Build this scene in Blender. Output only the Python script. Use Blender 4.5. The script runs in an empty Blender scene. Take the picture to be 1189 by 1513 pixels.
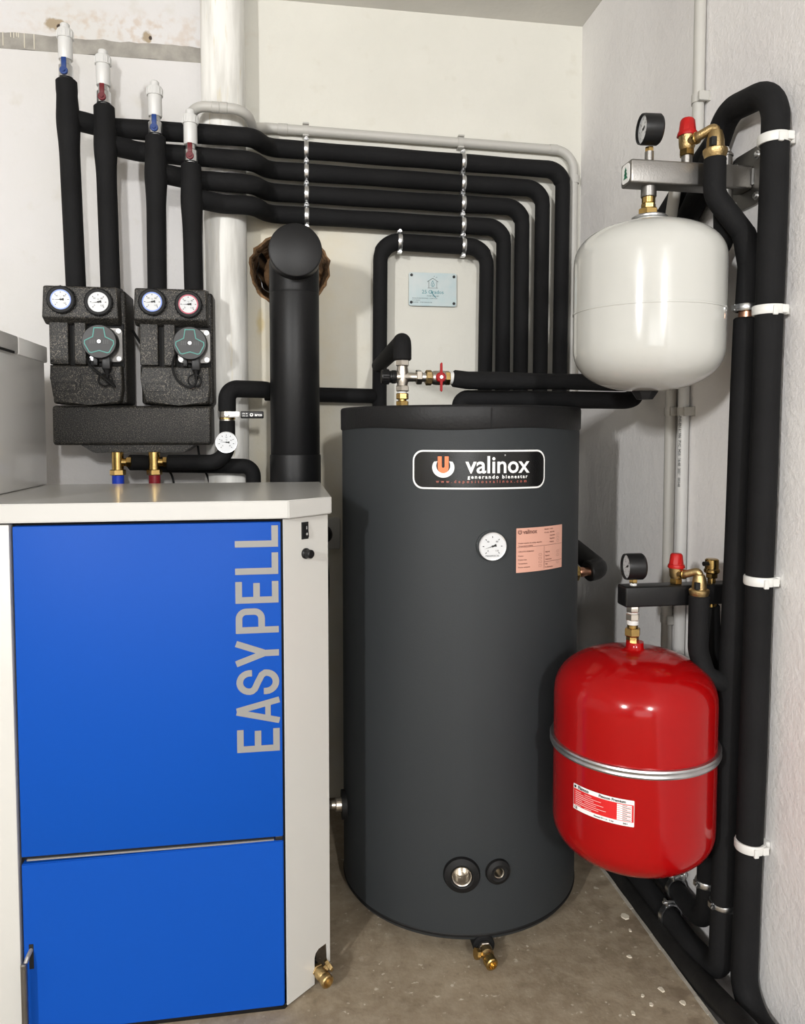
import bpy, bmesh, math, random
from mathutils import Vector, Matrix
random.seed(7)
PI = math.pi
scene = bpy.context.scene
col = scene.collection

# ------------------------------------------------------------------ camera, world, lights, exposure
cd = bpy.data.cameras.new('camera')
cam = bpy.data.objects.new('camera', cd); col.objects.link(cam)
cam.location = (0, 0, 1.12)
cam.rotation_euler = (math.radians(90 - 3.07), 0, math.radians(-9))
cd.sensor_fit = 'VERTICAL'; cd.sensor_height = 36.0; cd.sensor_width = 36.0
cd.lens = 1120.0 / 1513.0 * 36.0
cd.shift_y = -(756.5 - 700.0) / 1513.0
cd.clip_start = 0.05; cd.clip_end = 50
scene.camera = cam

w = bpy.data.worlds.new('world'); scene.world = w; w.use_nodes = True
w.node_tree.nodes['Background'].inputs['Color'].default_value = (0.8, 0.85, 0.9, 1)
w.node_tree.nodes['Background'].inputs['Strength'].default_value = 0.25

def area(name, loc, rot, sx, sy, power, color):
    l = bpy.data.lights.new(name, 'AREA'); l.shape = 'RECTANGLE'; l.size = sx; l.size_y = sy
    l.energy = power; l.color = color
    o = bpy.data.objects.new(name, l); col.objects.link(o); o.location = loc
    o.rotation_euler = rot; return o
# two rows of tube lamps hung under the ceiling behind the camera, running away from it
area('tube_lamp_left', (-2.25, -2.2, 2.10), (math.radians(76), 0, math.radians(-38)), 0.14, 0.34, 205, (1.0, 0.995, 0.985))
area('tube_lamp_right', (0.36, -3.2, 2.10), (math.radians(76), 0, math.radians(-4)), 0.14, 0.34, 165, (1.0, 0.995, 0.985))
# broad soft fill light, added behind the camera to lift the shadows
area('rear_fill_light', (-1.2, -5.9, 1.15), (math.radians(90), 0, 0), 3.0, 2.1, 105, (0.97, 0.985, 1.0))

scene.view_settings.view_transform = 'Standard'
scene.view_settings.look = 'None'
scene.view_settings.gamma = 1.0
scene.view_settings.use_curve_mapping = False
scene.view_settings.exposure = -0.88

# ------------------------------------------------------------------ materials
def s2l(c):
    c /= 255.0
    return c / 12.92 if c <= 0.04045 else ((c + 0.055) / 1.055) ** 2.4
def rgb(r, g, b): return (s2l(r), s2l(g), s2l(b), 1.0)

def mat(name, color, rough=0.5, metal=0.0, bump=0.0, bscale=200.0, var=0.0, vscale=8.0, coat=0.0, spec=0.5, var2=None):
    m = bpy.data.materials.new(name); m.use_nodes = True
    nt = m.node_tree; b = nt.nodes['Principled BSDF']
    b.inputs['Base Color'].default_value = color
    b.inputs['Roughness'].default_value = rough
    b.inputs['Metallic'].default_value = metal
    b.inputs['Specular IOR Level'].default_value = spec
    if coat: b.inputs['Coat Weight'].default_value = coat; b.inputs['Coat Roughness'].default_value = 0.06
    tc = nt.nodes.new('ShaderNodeTexCoord')
    if bump:
        n = nt.nodes.new('ShaderNodeTexNoise'); n.inputs['Scale'].default_value = bscale; n.inputs['Detail'].default_value = 3
        bp = nt.nodes.new('ShaderNodeBump'); bp.inputs['Strength'].default_value = bump; bp.inputs['Distance'].default_value = 0.002
        nt.links.new(tc.outputs['Object'], n.inputs['Vector']); nt.links.new(n.outputs['Fac'], bp.inputs['Height'])
        nt.links.new(bp.outputs['Normal'], b.inputs['Normal'])
    if var:
        n = nt.nodes.new('ShaderNodeTexNoise'); n.inputs['Scale'].default_value = vscale; n.inputs['Detail'].default_value = 5
        r = nt.nodes.new('ShaderNodeMapRange'); r.inputs['From Min'].default_value = 0.3; r.inputs['From Max'].default_value = 0.7
        mx = nt.nodes.new('ShaderNodeMix'); mx.data_type = 'RGBA'
        mx.inputs[6].default_value = color
        c2 = var2 or (color[0] * (1 - var), color[1] * (1 - var), color[2] * (1 - var), 1)
        mx.inputs[7].default_value = c2
        nt.links.new(tc.outputs['Object'], n.inputs['Vector']); nt.links.new(n.outputs['Fac'], r.inputs['Value'])
        nt.links.new(r.outputs['Result'], mx.inputs[0]); nt.links.new(mx.outputs[2], b.inputs['Base Color'])
    return m

class NB:
    """tiny node helper"""
    def __init__(s, m): s.nt = m.node_tree; s.b = s.nt.nodes['Principled BSDF']; s.tc = s.nt.nodes.new('ShaderNodeTexCoord')
    def noise(s, scale, detail=4, vec=None, rough=0.5):
        n = s.nt.nodes.new('ShaderNodeTexNoise'); n.inputs['Scale'].default_value = scale; n.inputs['Detail'].default_value = detail
        n.inputs['Roughness'].default_value = rough
        s.nt.links.new(vec or s.tc.outputs['Object'], n.inputs['Vector']); return n.outputs['Fac']
    def voro(s, scale, feature='F1'):
        n = s.nt.nodes.new('ShaderNodeTexVoronoi'); n.inputs['Scale'].default_value = scale; n.feature = feature
        s.nt.links.new(s.tc.outputs['Object'], n.inputs['Vector']); return n.outputs['Distance']
    def mr(s, v, a, b, c=0.0, d=1.0, interp='LINEAR'):
        n = s.nt.nodes.new('ShaderNodeMapRange'); n.interpolation_type = interp
        for k, x in zip(('From Min', 'From Max', 'To Min', 'To Max'), (a, b, c, d)): n.inputs[k].default_value = x
        s.nt.links.new(v, n.inputs['Value']); return n.outputs['Result']
    def math(s, op, a, b=None):
        n = s.nt.nodes.new('ShaderNodeMath'); n.operation = op
        for i, x in enumerate((a, b)):
            if x is None: continue
            if isinstance(x, (int, float)): n.inputs[i].default_value = x
            else: s.nt.links.new(x, n.inputs[i])
        return n.outputs[0]
    def mix(s, f, a, b):
        n = s.nt.nodes.new('ShaderNodeMix'); n.data_type = 'RGBA'
        if isinstance(f, (int, float)): n.inputs[0].default_value = f
        else: s.nt.links.new(f, n.inputs[0])
        for i, x in ((6, a), (7, b)):
            if isinstance(x, tuple): n.inputs[i].default_value = x
            else: s.nt.links.new(x, n.inputs[i])
        return n.outputs[2]
    def xyz(s):
        n = s.nt.nodes.new('ShaderNodeSeparateXYZ'); s.nt.links.new(s.tc.outputs['Object'], n.inputs[0]); return n.outputs
    def color(s, c): s.nt.links.new(c, s.b.inputs['Base Color'])
    def rough(s, c): s.nt.links.new(c, s.b.inputs['Roughness'])
    def bump(s, h, strength, dist=0.003):
        n = s.nt.nodes.new('ShaderNodeBump'); n.inputs['Strength'].default_value = strength; n.inputs['Distance'].default_value = dist
        s.nt.links.new(h, n.inputs['Height']); s.nt.links.new(n.outputs['Normal'], s.b.inputs['Normal'])

def blob(nb, x, z, cx, cz, rx, rz, wob, sharp=0.25):
    """soft-edged ellipse mask in the wall plane, its edge broken by noise"""
    dx = nb.math('DIVIDE', nb.math('SUBTRACT', x, cx), rx); dz = nb.math('DIVIDE', nb.math('SUBTRACT', z, cz), rz)
    d = nb.math('SQRT', nb.math('ADD', nb.math('MULTIPLY', dx, dx), nb.math('MULTIPLY', dz, dz)))
    d = nb.math('ADD', d, nb.math('MULTIPLY', nb.math('SUBTRACT', wob, 0.5), 1.6))
    return nb.mr(d, 1.0 - sharp, 1.0 + sharp, 1.0, 0.0)

M = {}
# back wall: white limewash, warmer to the right of the soil pipe, old stains
m = mat('wall_back_paint', rgb(222, 219, 212), 0.85); nb = NB(m); X_, Y_, Z_ = nb.xyz()
big = nb.noise(2.2, 4); mid = nb.noise(14, 5); fine = nb.noise(120, 4)
side = nb.mr(nb.math('ADD', X_, nb.math('MULTIPLY', big, 0.05)), -0.15, -0.06)
c = nb.mix(side, rgb(212, 210, 209), rgb(216, 214, 205))
c = nb.mix(nb.mr(big, 0.45, 0.75, 0, 0.5), c, rgb(200, 198, 188))
c = nb.mix(nb.mr(mid, 0.62, 0.8, 0, 0.35), c, rgb(190, 183, 165))
cream = nb.math('MULTIPLY', nb.mr(X_, -0.12, -0.07), nb.mr(X_, 0.14, 0.30, 1, 0))
cream = nb.math('MULTIPLY', cream, nb.mr(Z_, 1.72, 1.76, 1, 0))
c = nb.mix(nb.math('MULTIPLY', cream, nb.mr(mid, 0.3, 0.7, 0.3, 0.8)), c, rgb(214, 204, 180))
# rust-brown stains and plaster patches round the old ledge at upper left
st = blob(nb, X_, Z_, -0.42, 2.245, 0.26, 0.045, nb.noise(22, 4), 0.5)
c = nb.mix(nb.math('MULTIPLY', st, nb.mr(nb.noise(45, 5), 0.45, 0.65, 0, 0.42)), c, rgb(186, 158, 128))
for (a, b_, rx, rz) in ((-0.607, 2.245, 0.024, 0.020), (-0.366, 2.232, 0.013, 0.016)):
    c = nb.mix(blob(nb, X_, Z_, a, b_, rx, rz, nb.noise(40, 3), 0.15), c, rgb(163, 148, 125))
    c = nb.mix(blob(nb, X_, Z_, a + 0.009, b_ - 0.002, rx * 0.3, rz * 0.3, nb.noise(60, 3), 0.2), c, rgb(60, 48, 40))
c = nb.mix(blob(nb, X_, Z_, -0.06, 1.44, 0.010, 0.03, nb.noise(40, 3), 0.5), c, rgb(206, 190, 150))
nb.color(c)
nb.bump(nb.math('ADD', nb.math('MULTIPLY', fine, 0.35), nb.math('MULTIPLY', mid, 1.4)), 0.5, 0.004)
M['wall_back'] = m
m = mat('wall_right_paint', rgb(208, 204, 201), 0.8); nb = NB(m); X_, Y_, Z_ = nb.xyz()
big = nb.noise(3, 4); fine = nb.noise(95, 4, rough=0.6); mid = nb.noise(24, 3)
c = nb.mix(nb.mr(big, 0.35, 0.7, 0, 0.7), rgb(236, 234, 232), rgb(222, 219, 219))
c = nb.mix(nb.mr(nb.noise(160, 2), 0.68, 0.76, 0, 0.5), c, rgb(248, 247, 244))
nb.color(c)
nb.bump(nb.math('ADD', nb.math('MULTIPLY', fine, 0.9), nb.math('MULTIPLY', mid, 1.0)), 0.45, 0.004)
M['wall_right'] = m
M['ceiling'] = mat('ceiling_paint', rgb(224, 222, 217), 0.85, bump=0.4, bscale=60, var=0.10, vscale=5)
M['room'] = mat('room_paint', rgb(232, 230, 226), 0.85, bump=0.2, bscale=50, var=0.06, vscale=3)
# floor: brown-grey screed with wear, cracks and lime specks
m = mat('floor_screed', rgb(150, 138, 120), 0.75); nb = NB(m); X_, Y_, Z_ = nb.xyz()
a = nb.noise(5, 6, rough=0.6); b_ = nb.noise(30, 6, rough=0.65); cn = nb.noise(140, 3)
c = nb.mix(nb.mr(a, 0.35, 0.65), rgb(150, 136, 115), rgb(126, 112, 92))
c = nb.mix(nb.mr(b_, 0.45, 0.7, 0, 0.6), c, rgb(168, 156, 136))
c = nb.mix(nb.mr(b_, 0.3, 0.42, 0.5, 0), c, rgb(100, 88, 72))
flecks = nb.math('MULTIPLY', nb.mr(nb.noise(55, 2), 0.66, 0.70), nb.mr(nb.noise(6, 2), 0.45, 0.6, 0.2, 1))
c = nb.mix(nb.math('MULTIPLY', flecks, 0.7), c, rgb(214, 205, 188))
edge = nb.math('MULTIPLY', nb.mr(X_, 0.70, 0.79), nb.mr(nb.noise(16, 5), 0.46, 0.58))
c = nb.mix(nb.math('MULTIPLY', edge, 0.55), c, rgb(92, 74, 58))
nb.color(c)
nb.bump(nb.math('ADD', b_, nb.math('MULTIPLY', cn, 0.4)), 0.5, 0.003)
M['floor'] = m
M['flake'] = mat('lime_flake', rgb(205, 196, 178), 0.9, bump=0.3, bscale=300)
M['strip'] = mat('bare_concrete', rgb(168, 164, 156), 0.9, bump=0.6, bscale=120, var=0.35, vscale=26)
M['kerb'] = mat('kerb_concrete', rgb(176, 170, 158), 0.85, bump=0.5, bscale=120, var=0.5, vscale=18)
M['mortar'] = mat('brown_mortar', rgb(160, 124, 88), 0.95, bump=1.0, bscale=60, var=0.75, vscale=28)
M['mortar'].node_tree.nodes['Bump'].inputs['Distance'].default_value = 0.012
# insulation foam (matt, very dark)
M['foam'] = mat('black_foam', rgb(23, 23, 24), 0.8, bump=0.25, bscale=260, var=0.3, vscale=12, spec=0.2)
M['foam_old'] = mat('dusty_black_foam', rgb(30, 29, 28), 0.55, bump=0.3, bscale=200, var=0.5, vscale=30, spec=0.35)
# expanded polypropylene shells: black, bead glints painted into the colour as pale flecks
m = mat('bead_foam', rgb(36, 35, 34), 0.5, spec=0.5); nb = NB(m)
sp = nb.mr(nb.noise(480, 2), 0.55, 0.68); big = nb.noise(9, 2)
nb.color(nb.mix(nb.math('MULTIPLY', sp, nb.mr(big, 0.3, 0.7, 0.35, 1.0)), rgb(20, 20, 19), rgb(136, 128, 116)))
nb.bump(nb.noise(420, 2), 0.6, 0.002); M['epp'] = m
M['epp_dark'] = mat('recess_foam', rgb(14, 14, 14), 0.8)
M['brass'] = mat('brass', (0.60, 0.41, 0.15, 1), 0.26, 1.0, bump=0.05, bscale=150, var=0.25, vscale=40)
M['cast_brass'] = mat('cast_brass', (0.50, 0.36, 0.17, 1), 0.42, 1.0, bump=0.35, bscale=300, var=0.2, vscale=40)
M['nickel'] = mat('nickel', (0.62, 0.58, 0.52, 1), 0.28, 1.0, bump=0.05, bscale=200)
M['steel'] = mat('brushed_steel', (0.30, 0.29, 0.275, 1), 0.40, 1.0, bump=0.12, bscale=300, var=0.2, vscale=14)
M['zinc'] = mat('zinc_plate', (0.72, 0.73, 0.74, 1), 0.28, 1.0, bump=0.1, bscale=200)
M['galv'] = mat('galvanised_band', (0.56, 0.57, 0.58, 1), 0.38, 1.0, bump=0.1, bscale=200, var=0.2, vscale=30)
M['copper'] = mat('copper', (0.72, 0.38, 0.25, 1), 0.3, 1.0)
M['black'] = mat('black_plastic', rgb(16, 16, 17), 0.42, spec=0.35)
M['rubber'] = mat('black_rubber', rgb(15, 15, 16), 0.6, spec=0.3)
M['blackpaint'] = mat('black_satin_paint', rgb(16, 16, 17), 0.38, bump=0.08, bscale=250, spec=0.35)
M['flue'] = mat('flue_enamel', rgb(19, 19, 20), 0.44, bump=0.12, bscale=420, spec=0.28)
M['white_plastic'] = mat('white_plastic', rgb(208, 208, 206), 0.35)
M['clip_white'] = mat('white_clip_plastic', rgb(214, 214, 210), 0.4)
M['conduit'] = mat('grey_conduit', rgb(186, 184, 178), 0.45, var=0.06, vscale=6)
m = mat('soil_pipe_paint', rgb(222, 220, 213), 0.68); nb = NB(m)
mp = nb.nt.nodes.new('ShaderNodeMapping'); mp.inputs['Scale'].default_value = (14, 14, 1.6)
nb.nt.links.new(nb.tc.outputs['Object'], mp.inputs['Vector'])
stn = nb.noise(3.0, 5, mp.outputs[0]); c = nb.mix(nb.mr(stn, 0.42, 0.68, 0, 0.75), rgb(236, 235, 230), rgb(200, 198, 192))
c = nb.mix(nb.mr(nb.noise(7.0, 4, mp.outputs[0]), 0.62, 0.74, 0, 0.5), c, rgb(204, 190, 150))
nb.color(c); nb.bump(stn, 0.3, 0.002); M['stack'] = m
M['blue'] = mat('blue_lacquer', rgb(8, 71, 163), 0.5, bump=0.04, bscale=300, spec=0.15)
M['cab_white'] = mat('white_lacquer', rgb(203, 202, 197), 0.28, bump=0.03, bscale=300, coat=0.2)
M['lid_white'] = mat('white_cover_lacquer', rgb(194, 193, 189), 0.22, spec=0.35, coat=0.15)
M['hopper'] = mat('silver_lacquer', rgb(240, 239, 237), 0.2, coat=0.4)
M['silver_print'] = mat('silver_print', rgb(138, 137, 134), 0.5, metal=0.1)
M['dark'] = mat('dark_gap', rgb(12, 12, 12), 0.7)
M['jacket'] = mat('grey_vinyl_jacket', rgb(45, 48, 50), 0.58, bump=0.12, bscale=330, spec=0.25)
M['tank_lid'] = mat('black_vinyl_cover', rgb(22, 22, 23), 0.5, bump=0.3, bscale=180, spec=0.28)
M['white_enamel'] = mat('white_enamel', rgb(188, 188, 183), 0.12, coat=0.25)
M['red_enamel'] = mat('red_enamel', rgb(150, 7, 9), 0.14, spec=0.32)
M['red_plastic'] = mat('red_plastic', rgb(166, 22, 20), 0.45, spec=0.3)
M['red_lever'] = mat('red_lever_paint', rgb(150, 14, 18), 0.5, spec=0.25)
M['dark_red'] = mat('dark_red_lever', rgb(96, 16, 26), 0.4)
M['blue_lever'] = mat('blue_lever', rgb(18, 54, 118), 0.4)
M['blue_sleeve'] = mat('blue_sleeve', rgb(24, 66, 200), 0.5)
M['red_sleeve'] = mat('maroon_sleeve', rgb(140, 22, 36), 0.5)
M['dial'] = mat('white_dial', rgb(206, 208, 210), 0.3, coat=0.5)
M['dial_blue'] = mat('blue_ring', rgb(110, 140, 215), 0.35)
M['dial_red'] = mat('red_ring', rgb(180, 60, 85), 0.35)
M['ink'] = mat('black_ink', rgb(22, 22, 22), 0.6)
M['grey_ink'] = mat('grey_ink', rgb(110, 112, 112), 0.6)
M['white_ink'] = mat('white_ink', rgb(238, 238, 236), 0.5)
M['orange'] = mat('orange_print', rgb(232, 120, 70), 0.5)
M['dull_red_ink'] = mat('dull_red_ink', rgb(170, 92, 76), 0.5)
M['pink'] = mat('salmon_label', rgb(208, 158, 140), 0.55)
M['brown_ink'] = mat('brown_ink', rgb(104, 66, 56), 0.6)
M['label_black'] = mat('black_gloss_label', rgb(14, 14, 15), 0.22, bump=0.1, bscale=350)
M['label_red'] = mat('red_label', rgb(206, 32, 34), 0.4)
M['pump_face'] = mat('pump_face', rgb(46, 46, 47), 0.5)
M['teal'] = mat('teal_line', rgb(70, 150, 140), 0.5)
M['plaque'] = mat('pale_blue_plaque', rgb(190, 196, 195), 0.35, var=0.3, vscale=14, var2=rgb(166, 188, 192))
M['teal_ink'] = mat('teal_ink', rgb(70, 128, 138), 0.6)
M['green_ink'] = mat('green_ink', rgb(40, 120, 90), 0.6)
M['cast'] = mat('cast_aluminium', (0.34, 0.33, 0.32, 1), 0.55, 0.7, bump=0.2, bscale=300)

# ------------------------------------------------------------------ mesh helpers (all in world metres)
def finish(me, angle=35):
    for p in me.polygons: p.use_smooth = True
    try: me.set_sharp_from_angle(angle=math.radians(angle))
    except Exception: pass

def thing(name, label, cat, loc, group=None, kind=None):
    o = bpy.data.objects.new(name, None); col.objects.link(o); o.location = loc
    o.empty_display_size = 0.05
    if label: o['label'] = label
    if cat: o['category'] = cat
    if group: o['group'] = group
    if kind: o['kind'] = kind
    return o

WL = {}
def wloc(o):
    v = Vector(o.location); p = o.parent
    while p: v = v + Vector(p.location); p = p.parent
    return v

def part(name, bm, m, parent, label=None, loc=None, angle=35, kind=None):
    """a child mesh; bm is given in world coordinates"""
    me = bpy.data.meshes.new(name)
    pl = wloc(parent)
    if loc is None:
        if bm.verts:
            mn = [min(v.co[i] for v in bm.verts) for i in range(3)]; mx = [max(v.co[i] for v in bm.verts) for i in range(3)]
            loc = Vector([(mn[i] + mx[i]) / 2 for i in range(3)])
        else: loc = pl
    loc = Vector(loc)
    bmesh.ops.translate(bm, vec=-loc, verts=bm.verts)
    bmesh.ops.recalc_face_normals(bm, faces=bm.faces)
    bm.to_mesh(me); bm.free(); finish(me, angle)
    me.materials.append(m)
    o = bpy.data.objects.new(name, me); col.objects.link(o); o.parent = parent; o.location = loc - pl
    if label: o['label'] = label
    if kind: o['kind'] = kind
    return o

def single(name, bm, m, label, cat, group=None, kind=None, angle=35):
    mn = [min(v.co[i] for v in bm.verts) for i in range(3)]; mx = [max(v.co[i] for v in bm.verts) for i in range(3)]
    loc = Vector(((mn[0] + mx[0]) / 2, (mn[1] + mx[1]) / 2, mn[2]))
    me = bpy.data.meshes.new(name)
    bmesh.ops.translate(bm, vec=-loc, verts=bm.verts); bmesh.ops.recalc_face_normals(bm, faces=bm.faces)
    bm.to_mesh(me); bm.free(); finish(me, angle); me.materials.append(m)
    o = bpy.data.objects.new(name, me); col.objects.link(o); o.location = loc
    if label: o['label'] = label
    if cat: o['category'] = cat
    if group: o['group'] = group
    if kind: o['kind'] = kind
    return o

def struct(name, bm, m, parent=None):
    if parent: return part(name, bm, m, parent)
    me = bpy.data.meshes.new(name); bmesh.ops.recalc_face_normals(bm, faces=bm.faces)
    bm.to_mesh(me); bm.free(); me.materials.append(m)
    o = bpy.data.objects.new(name, me); col.objects.link(o); o['kind'] = 'structure'; return o

def box(bm, x0, x1, y0, y1, z0, z1, bev=0.0, seg=2):
    r = bmesh.ops.create_cube(bm, size=1.0); vs = r['verts']
    for v in vs:
        v.co = Vector((x0 + (v.co.x + .5) * (x1 - x0), y0 + (v.co.y + .5) * (y1 - y0), z0 + (v.co.z + .5) * (z1 - z0)))
    if bev > 0:
        es = list({e for v in vs for e in v.link_edges})
        bmesh.ops.bevel(bm, geom=es, offset=bev, segments=seg, profile=0.5, affect='EDGES')
    return bm
def B(*a, **k): return box(bmesh.new(), *a, **k)

def frame_from(d):
    d = Vector(d).normalized(); ref = Vector((0, 0, 1)) if abs(d.z) < 0.9 else Vector((0, 1, 0))
    a = d.cross(ref).normalized(); b = d.cross(a).normalized(); return a, b, d

def lathe(bm, base, axis, prof, seg=32, cap=True):
    """prof: list of (radius, height along axis)"""
    base = Vector(base); a, b, d = frame_from(axis); rings = []
    for r, h in prof:
        if r < 1e-6: rings.append([bm.verts.new(base + d * h)])
        else: rings.append([bm.verts.new(base + d * h + (a * math.cos(t) + b * math.sin(t)) * r) for t in [2 * PI * i / seg for i in range(seg)]])
    for k in range(len(rings) - 1):
        A, C = rings[k], rings[k + 1]
        for i in range(seg):
            j = (i + 1) % seg
            if len(A) == 1 and len(C) == 1: continue
            if len(A) == 1: bm.faces.new((A[0], C[i], C[j]))
            elif len(C) == 1: bm.faces.new((A[i], A[j], C[0]))
            else: bm.faces.new((A[i], A[j], C[j], C[i]))
    if cap:
        for R_ in (rings[0], rings[-1]):
            if len(R_) > 2: bm.faces.new(R_)
    return bm
def L(base, axis, prof, seg=32, cap=True): return lathe(bmesh.new(), base, axis, prof, seg, cap)

def cyl(bm, base, axis, r, h, seg=24, bev=0.0):
    if bev: return lathe(bm, base, axis, [(r - bev, 0), (r, bev), (r, h - bev), (r - bev, h)], seg)
    return lathe(bm, base, axis, [(r, 0), (r, h)], seg)
def Cy(*a, **k): return cyl(bmesh.new(), *a, **k)

def hexnut(bm, base, axis, r, h, ph=0.0, n=6):
    base = Vector(base); a, b, d = frame_from(axis)
    def ring(rr, hh): return [bm.verts.new(base + d * hh + (a * math.cos(ph + 2 * PI * i / n) + b * math.sin(ph + 2 * PI * i / n)) * rr) for i in range(n)]
    rs = [ring(r * .9, 0), ring(r, h * .12), ring(r, h * .88), ring(r * .9, h)]
    for k in range(3):
        for i in range(n): bm.faces.new((rs[k][i], rs[k][(i + 1) % n], rs[k + 1][(i + 1) % n], rs[k + 1][i]))
    bm.faces.new(rs[0]); bm.faces.new(rs[3]); return bm

def fillet(pts, rads, n=8):
    P = [Vector(p) for p in pts]; out = [P[0]]
    for i in range(1, len(P) - 1):
        r = rads[i - 1] if isinstance(rads, (list, tuple)) else rads
        u = (P[i - 1] - P[i]); v = (P[i + 1] - P[i]); lu, lv = u.length, v.length; u.normalize(); v.normalize()
        ang = u.angle(v)
        if ang > PI - 0.02 or r <= 0: out.append(P[i]); continue
        t = min(r / math.tan(ang / 2), lu * .49, lv * .49); rr = t * math.tan(ang / 2)
        bis = (u + v).normalized(); c = P[i] + bis * (rr / math.sin(ang / 2))
        a = P[i] + u * t - c; b = P[i] + v * t - c
        tot = a.angle(b); ax = a.cross(b).normalized()
        for k in range(n + 1): out.append(c + Matrix.Rotation(tot * k / n, 3, ax) @ a)
    out.append(P[-1]); return out

def tube(bm, pts, r, seg=20, rfun=None, cap=True, bev=True, step=None):
    P = [Vector(p) for p in pts]
    if step:
        Q = [P[0]]
        for i in range(1, len(P)):
            l = (P[i] - P[i - 1]).length; n = max(1, int(l / step))
            for k in range(1, n + 1): Q.append(P[i - 1].lerp(P[i], k / n))
        P = Q
    T = []
    for i in range(len(P)):
        a = P[max(i - 1, 0)]; b = P[min(i + 1, len(P) - 1)]; T.append((b - a).normalized())
    n0 = frame_from(T[0])[0]; rings = []; s = 0
    def ring(p, nn, bb, rr): return [bm.verts.new(p + (nn * math.cos(t) + bb * math.sin(t)) * rr) for t in [2 * PI * i / seg for i in range(seg)]]
    for i in range(len(P)):
        if i: s += (P[i] - P[i - 1]).length
        n0 = (n0 - T[i] * n0.dot(T[i])).normalized(); bb = T[i].cross(n0)
        rr = rfun(s, P[i]) if rfun else r
        if i == 0 and bev:
            e = min(0.003, rr * .2); rings.append(ring(P[i], n0, bb, rr - e)); rings.append(ring(P[i] + T[i] * e, n0, bb, rr))
        elif i == len(P) - 1 and bev:
            e = min(0.003, rr * .2); rings.append(ring(P[i] - T[i] * e, n0, bb, rr)); rings.append(ring(P[i], n0, bb, rr - e))
        else: rings.append(ring(P[i], n0, bb, rr))
    for k in range(len(rings) - 1):
        for i in range(seg):
            j = (i + 1) % seg; bm.faces.new((rings[k][i], rings[k][j], rings[k + 1][j], rings[k + 1][i]))
    if cap: bm.faces.new(rings[0]); bm.faces.new(rings[-1])
    return bm
def Tb(*a, **k): return tube(bmesh.new(), *a, **k)

def ribbon(bm, pts, t, f=lambda u, v: (u, v, 0), closed=False):
    """flat stroke of width t along 2-D points, mitred; f maps (u, v) to space"""
    P = [Vector((p[0], p[1])) for p in pts]; n = len(P); Lf, Rt = [], []
    for i in range(n):
        if closed: a, b = P[i - 1], P[(i + 1) % n]
        else: a, b = P[max(i - 1, 0)], P[min(i + 1, n - 1)]
        d1 = (P[i] - a).normalized() if (P[i] - a).length > 1e-9 else (b - P[i]).normalized()
        d2 = (b - P[i]).normalized() if (b - P[i]).length > 1e-9 else d1
        nn = Vector((-(d1 + d2).y, (d1 + d2).x))
        if nn.length < 1e-6: nn = Vector((-d1.y, d1.x))
        nn.normalize(); k = 1 / max(0.35, nn.dot(Vector((-d1.y, d1.x))))
        Lf.append(bm.verts.new(f(*(P[i] + nn * t / 2 * k)))); Rt.append(bm.verts.new(f(*(P[i] - nn * t / 2 * k))))
    for i in range(n if closed else n - 1):
        j = (i + 1) % n; bm.faces.new((Lf[i], Rt[i], Rt[j], Lf[j]))
    return bm

def poly(bm, pts, f): return bm.faces.new([bm.verts.new(f(*p)) for p in pts])
def rrect(x0, x1, y0, y1, r, n=5):
    out = []
    for cx, cy, a0 in ((x1 - r, y1 - r, 0), (x0 + r, y1 - r, 90), (x0 + r, y0 + r, 180), (x1 - r, y0 + r, 270)):
        for k in range(n + 1): a = math.radians(a0 + 90 * k / n); out.append((cx + r * math.cos(a), cy + r * math.sin(a)))
    return out
def prism(bm, pts, f0, f1):
    A = [bm.verts.new(f0(*p)) for p in pts]; C = [bm.verts.new(f1(*p)) for p in pts]; n = len(pts)
    bm.faces.new(A); bm.faces.new(C)
    for i in range(n): bm.faces.new((A[i], A[(i + 1) % n], C[(i + 1) % n], C[i]))
    return bm

_tx = {}
def text_mesh(s, size, bold=0.0, align='CENTER', spacing=1.0):
    cu = bpy.data.curves.new('t', 'FONT'); cu.body = s; cu.size = size; cu.offset = bold; cu.align_x = align; cu.align_y = 'CENTER'
    cu.space_character = spacing; cu.resolution_u = 3
    o = bpy.data.objects.new('t', cu); col.objects.link(o)
    dg = bpy.context.evaluated_depsgraph_get(); me = bpy.data.meshes.new_from_object(o.evaluated_get(dg))
    V = [v.co.copy() for v in me.vertices]; Fc = [tuple(p.vertices) for p in me.polygons]
    bpy.data.objects.remove(o); bpy.data.curves.remove(cu); bpy.data.meshes.remove(me)
    return V, Fc
def text(bm, s, size, f, u=0, v=0, bold=0.0, align='CENTER', sx=1.0, spacing=1.0):
    V, Fc = text_mesh(s, size, bold, align, spacing)
    vs = [bm.verts.new(f(u + p.x * sx, v + p.y)) for p in V]
    for fc in Fc:
        try: bm.faces.new([vs[i] for i in fc])
        except ValueError: pass
    return bm
def N(): return bmesh.new()

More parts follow.
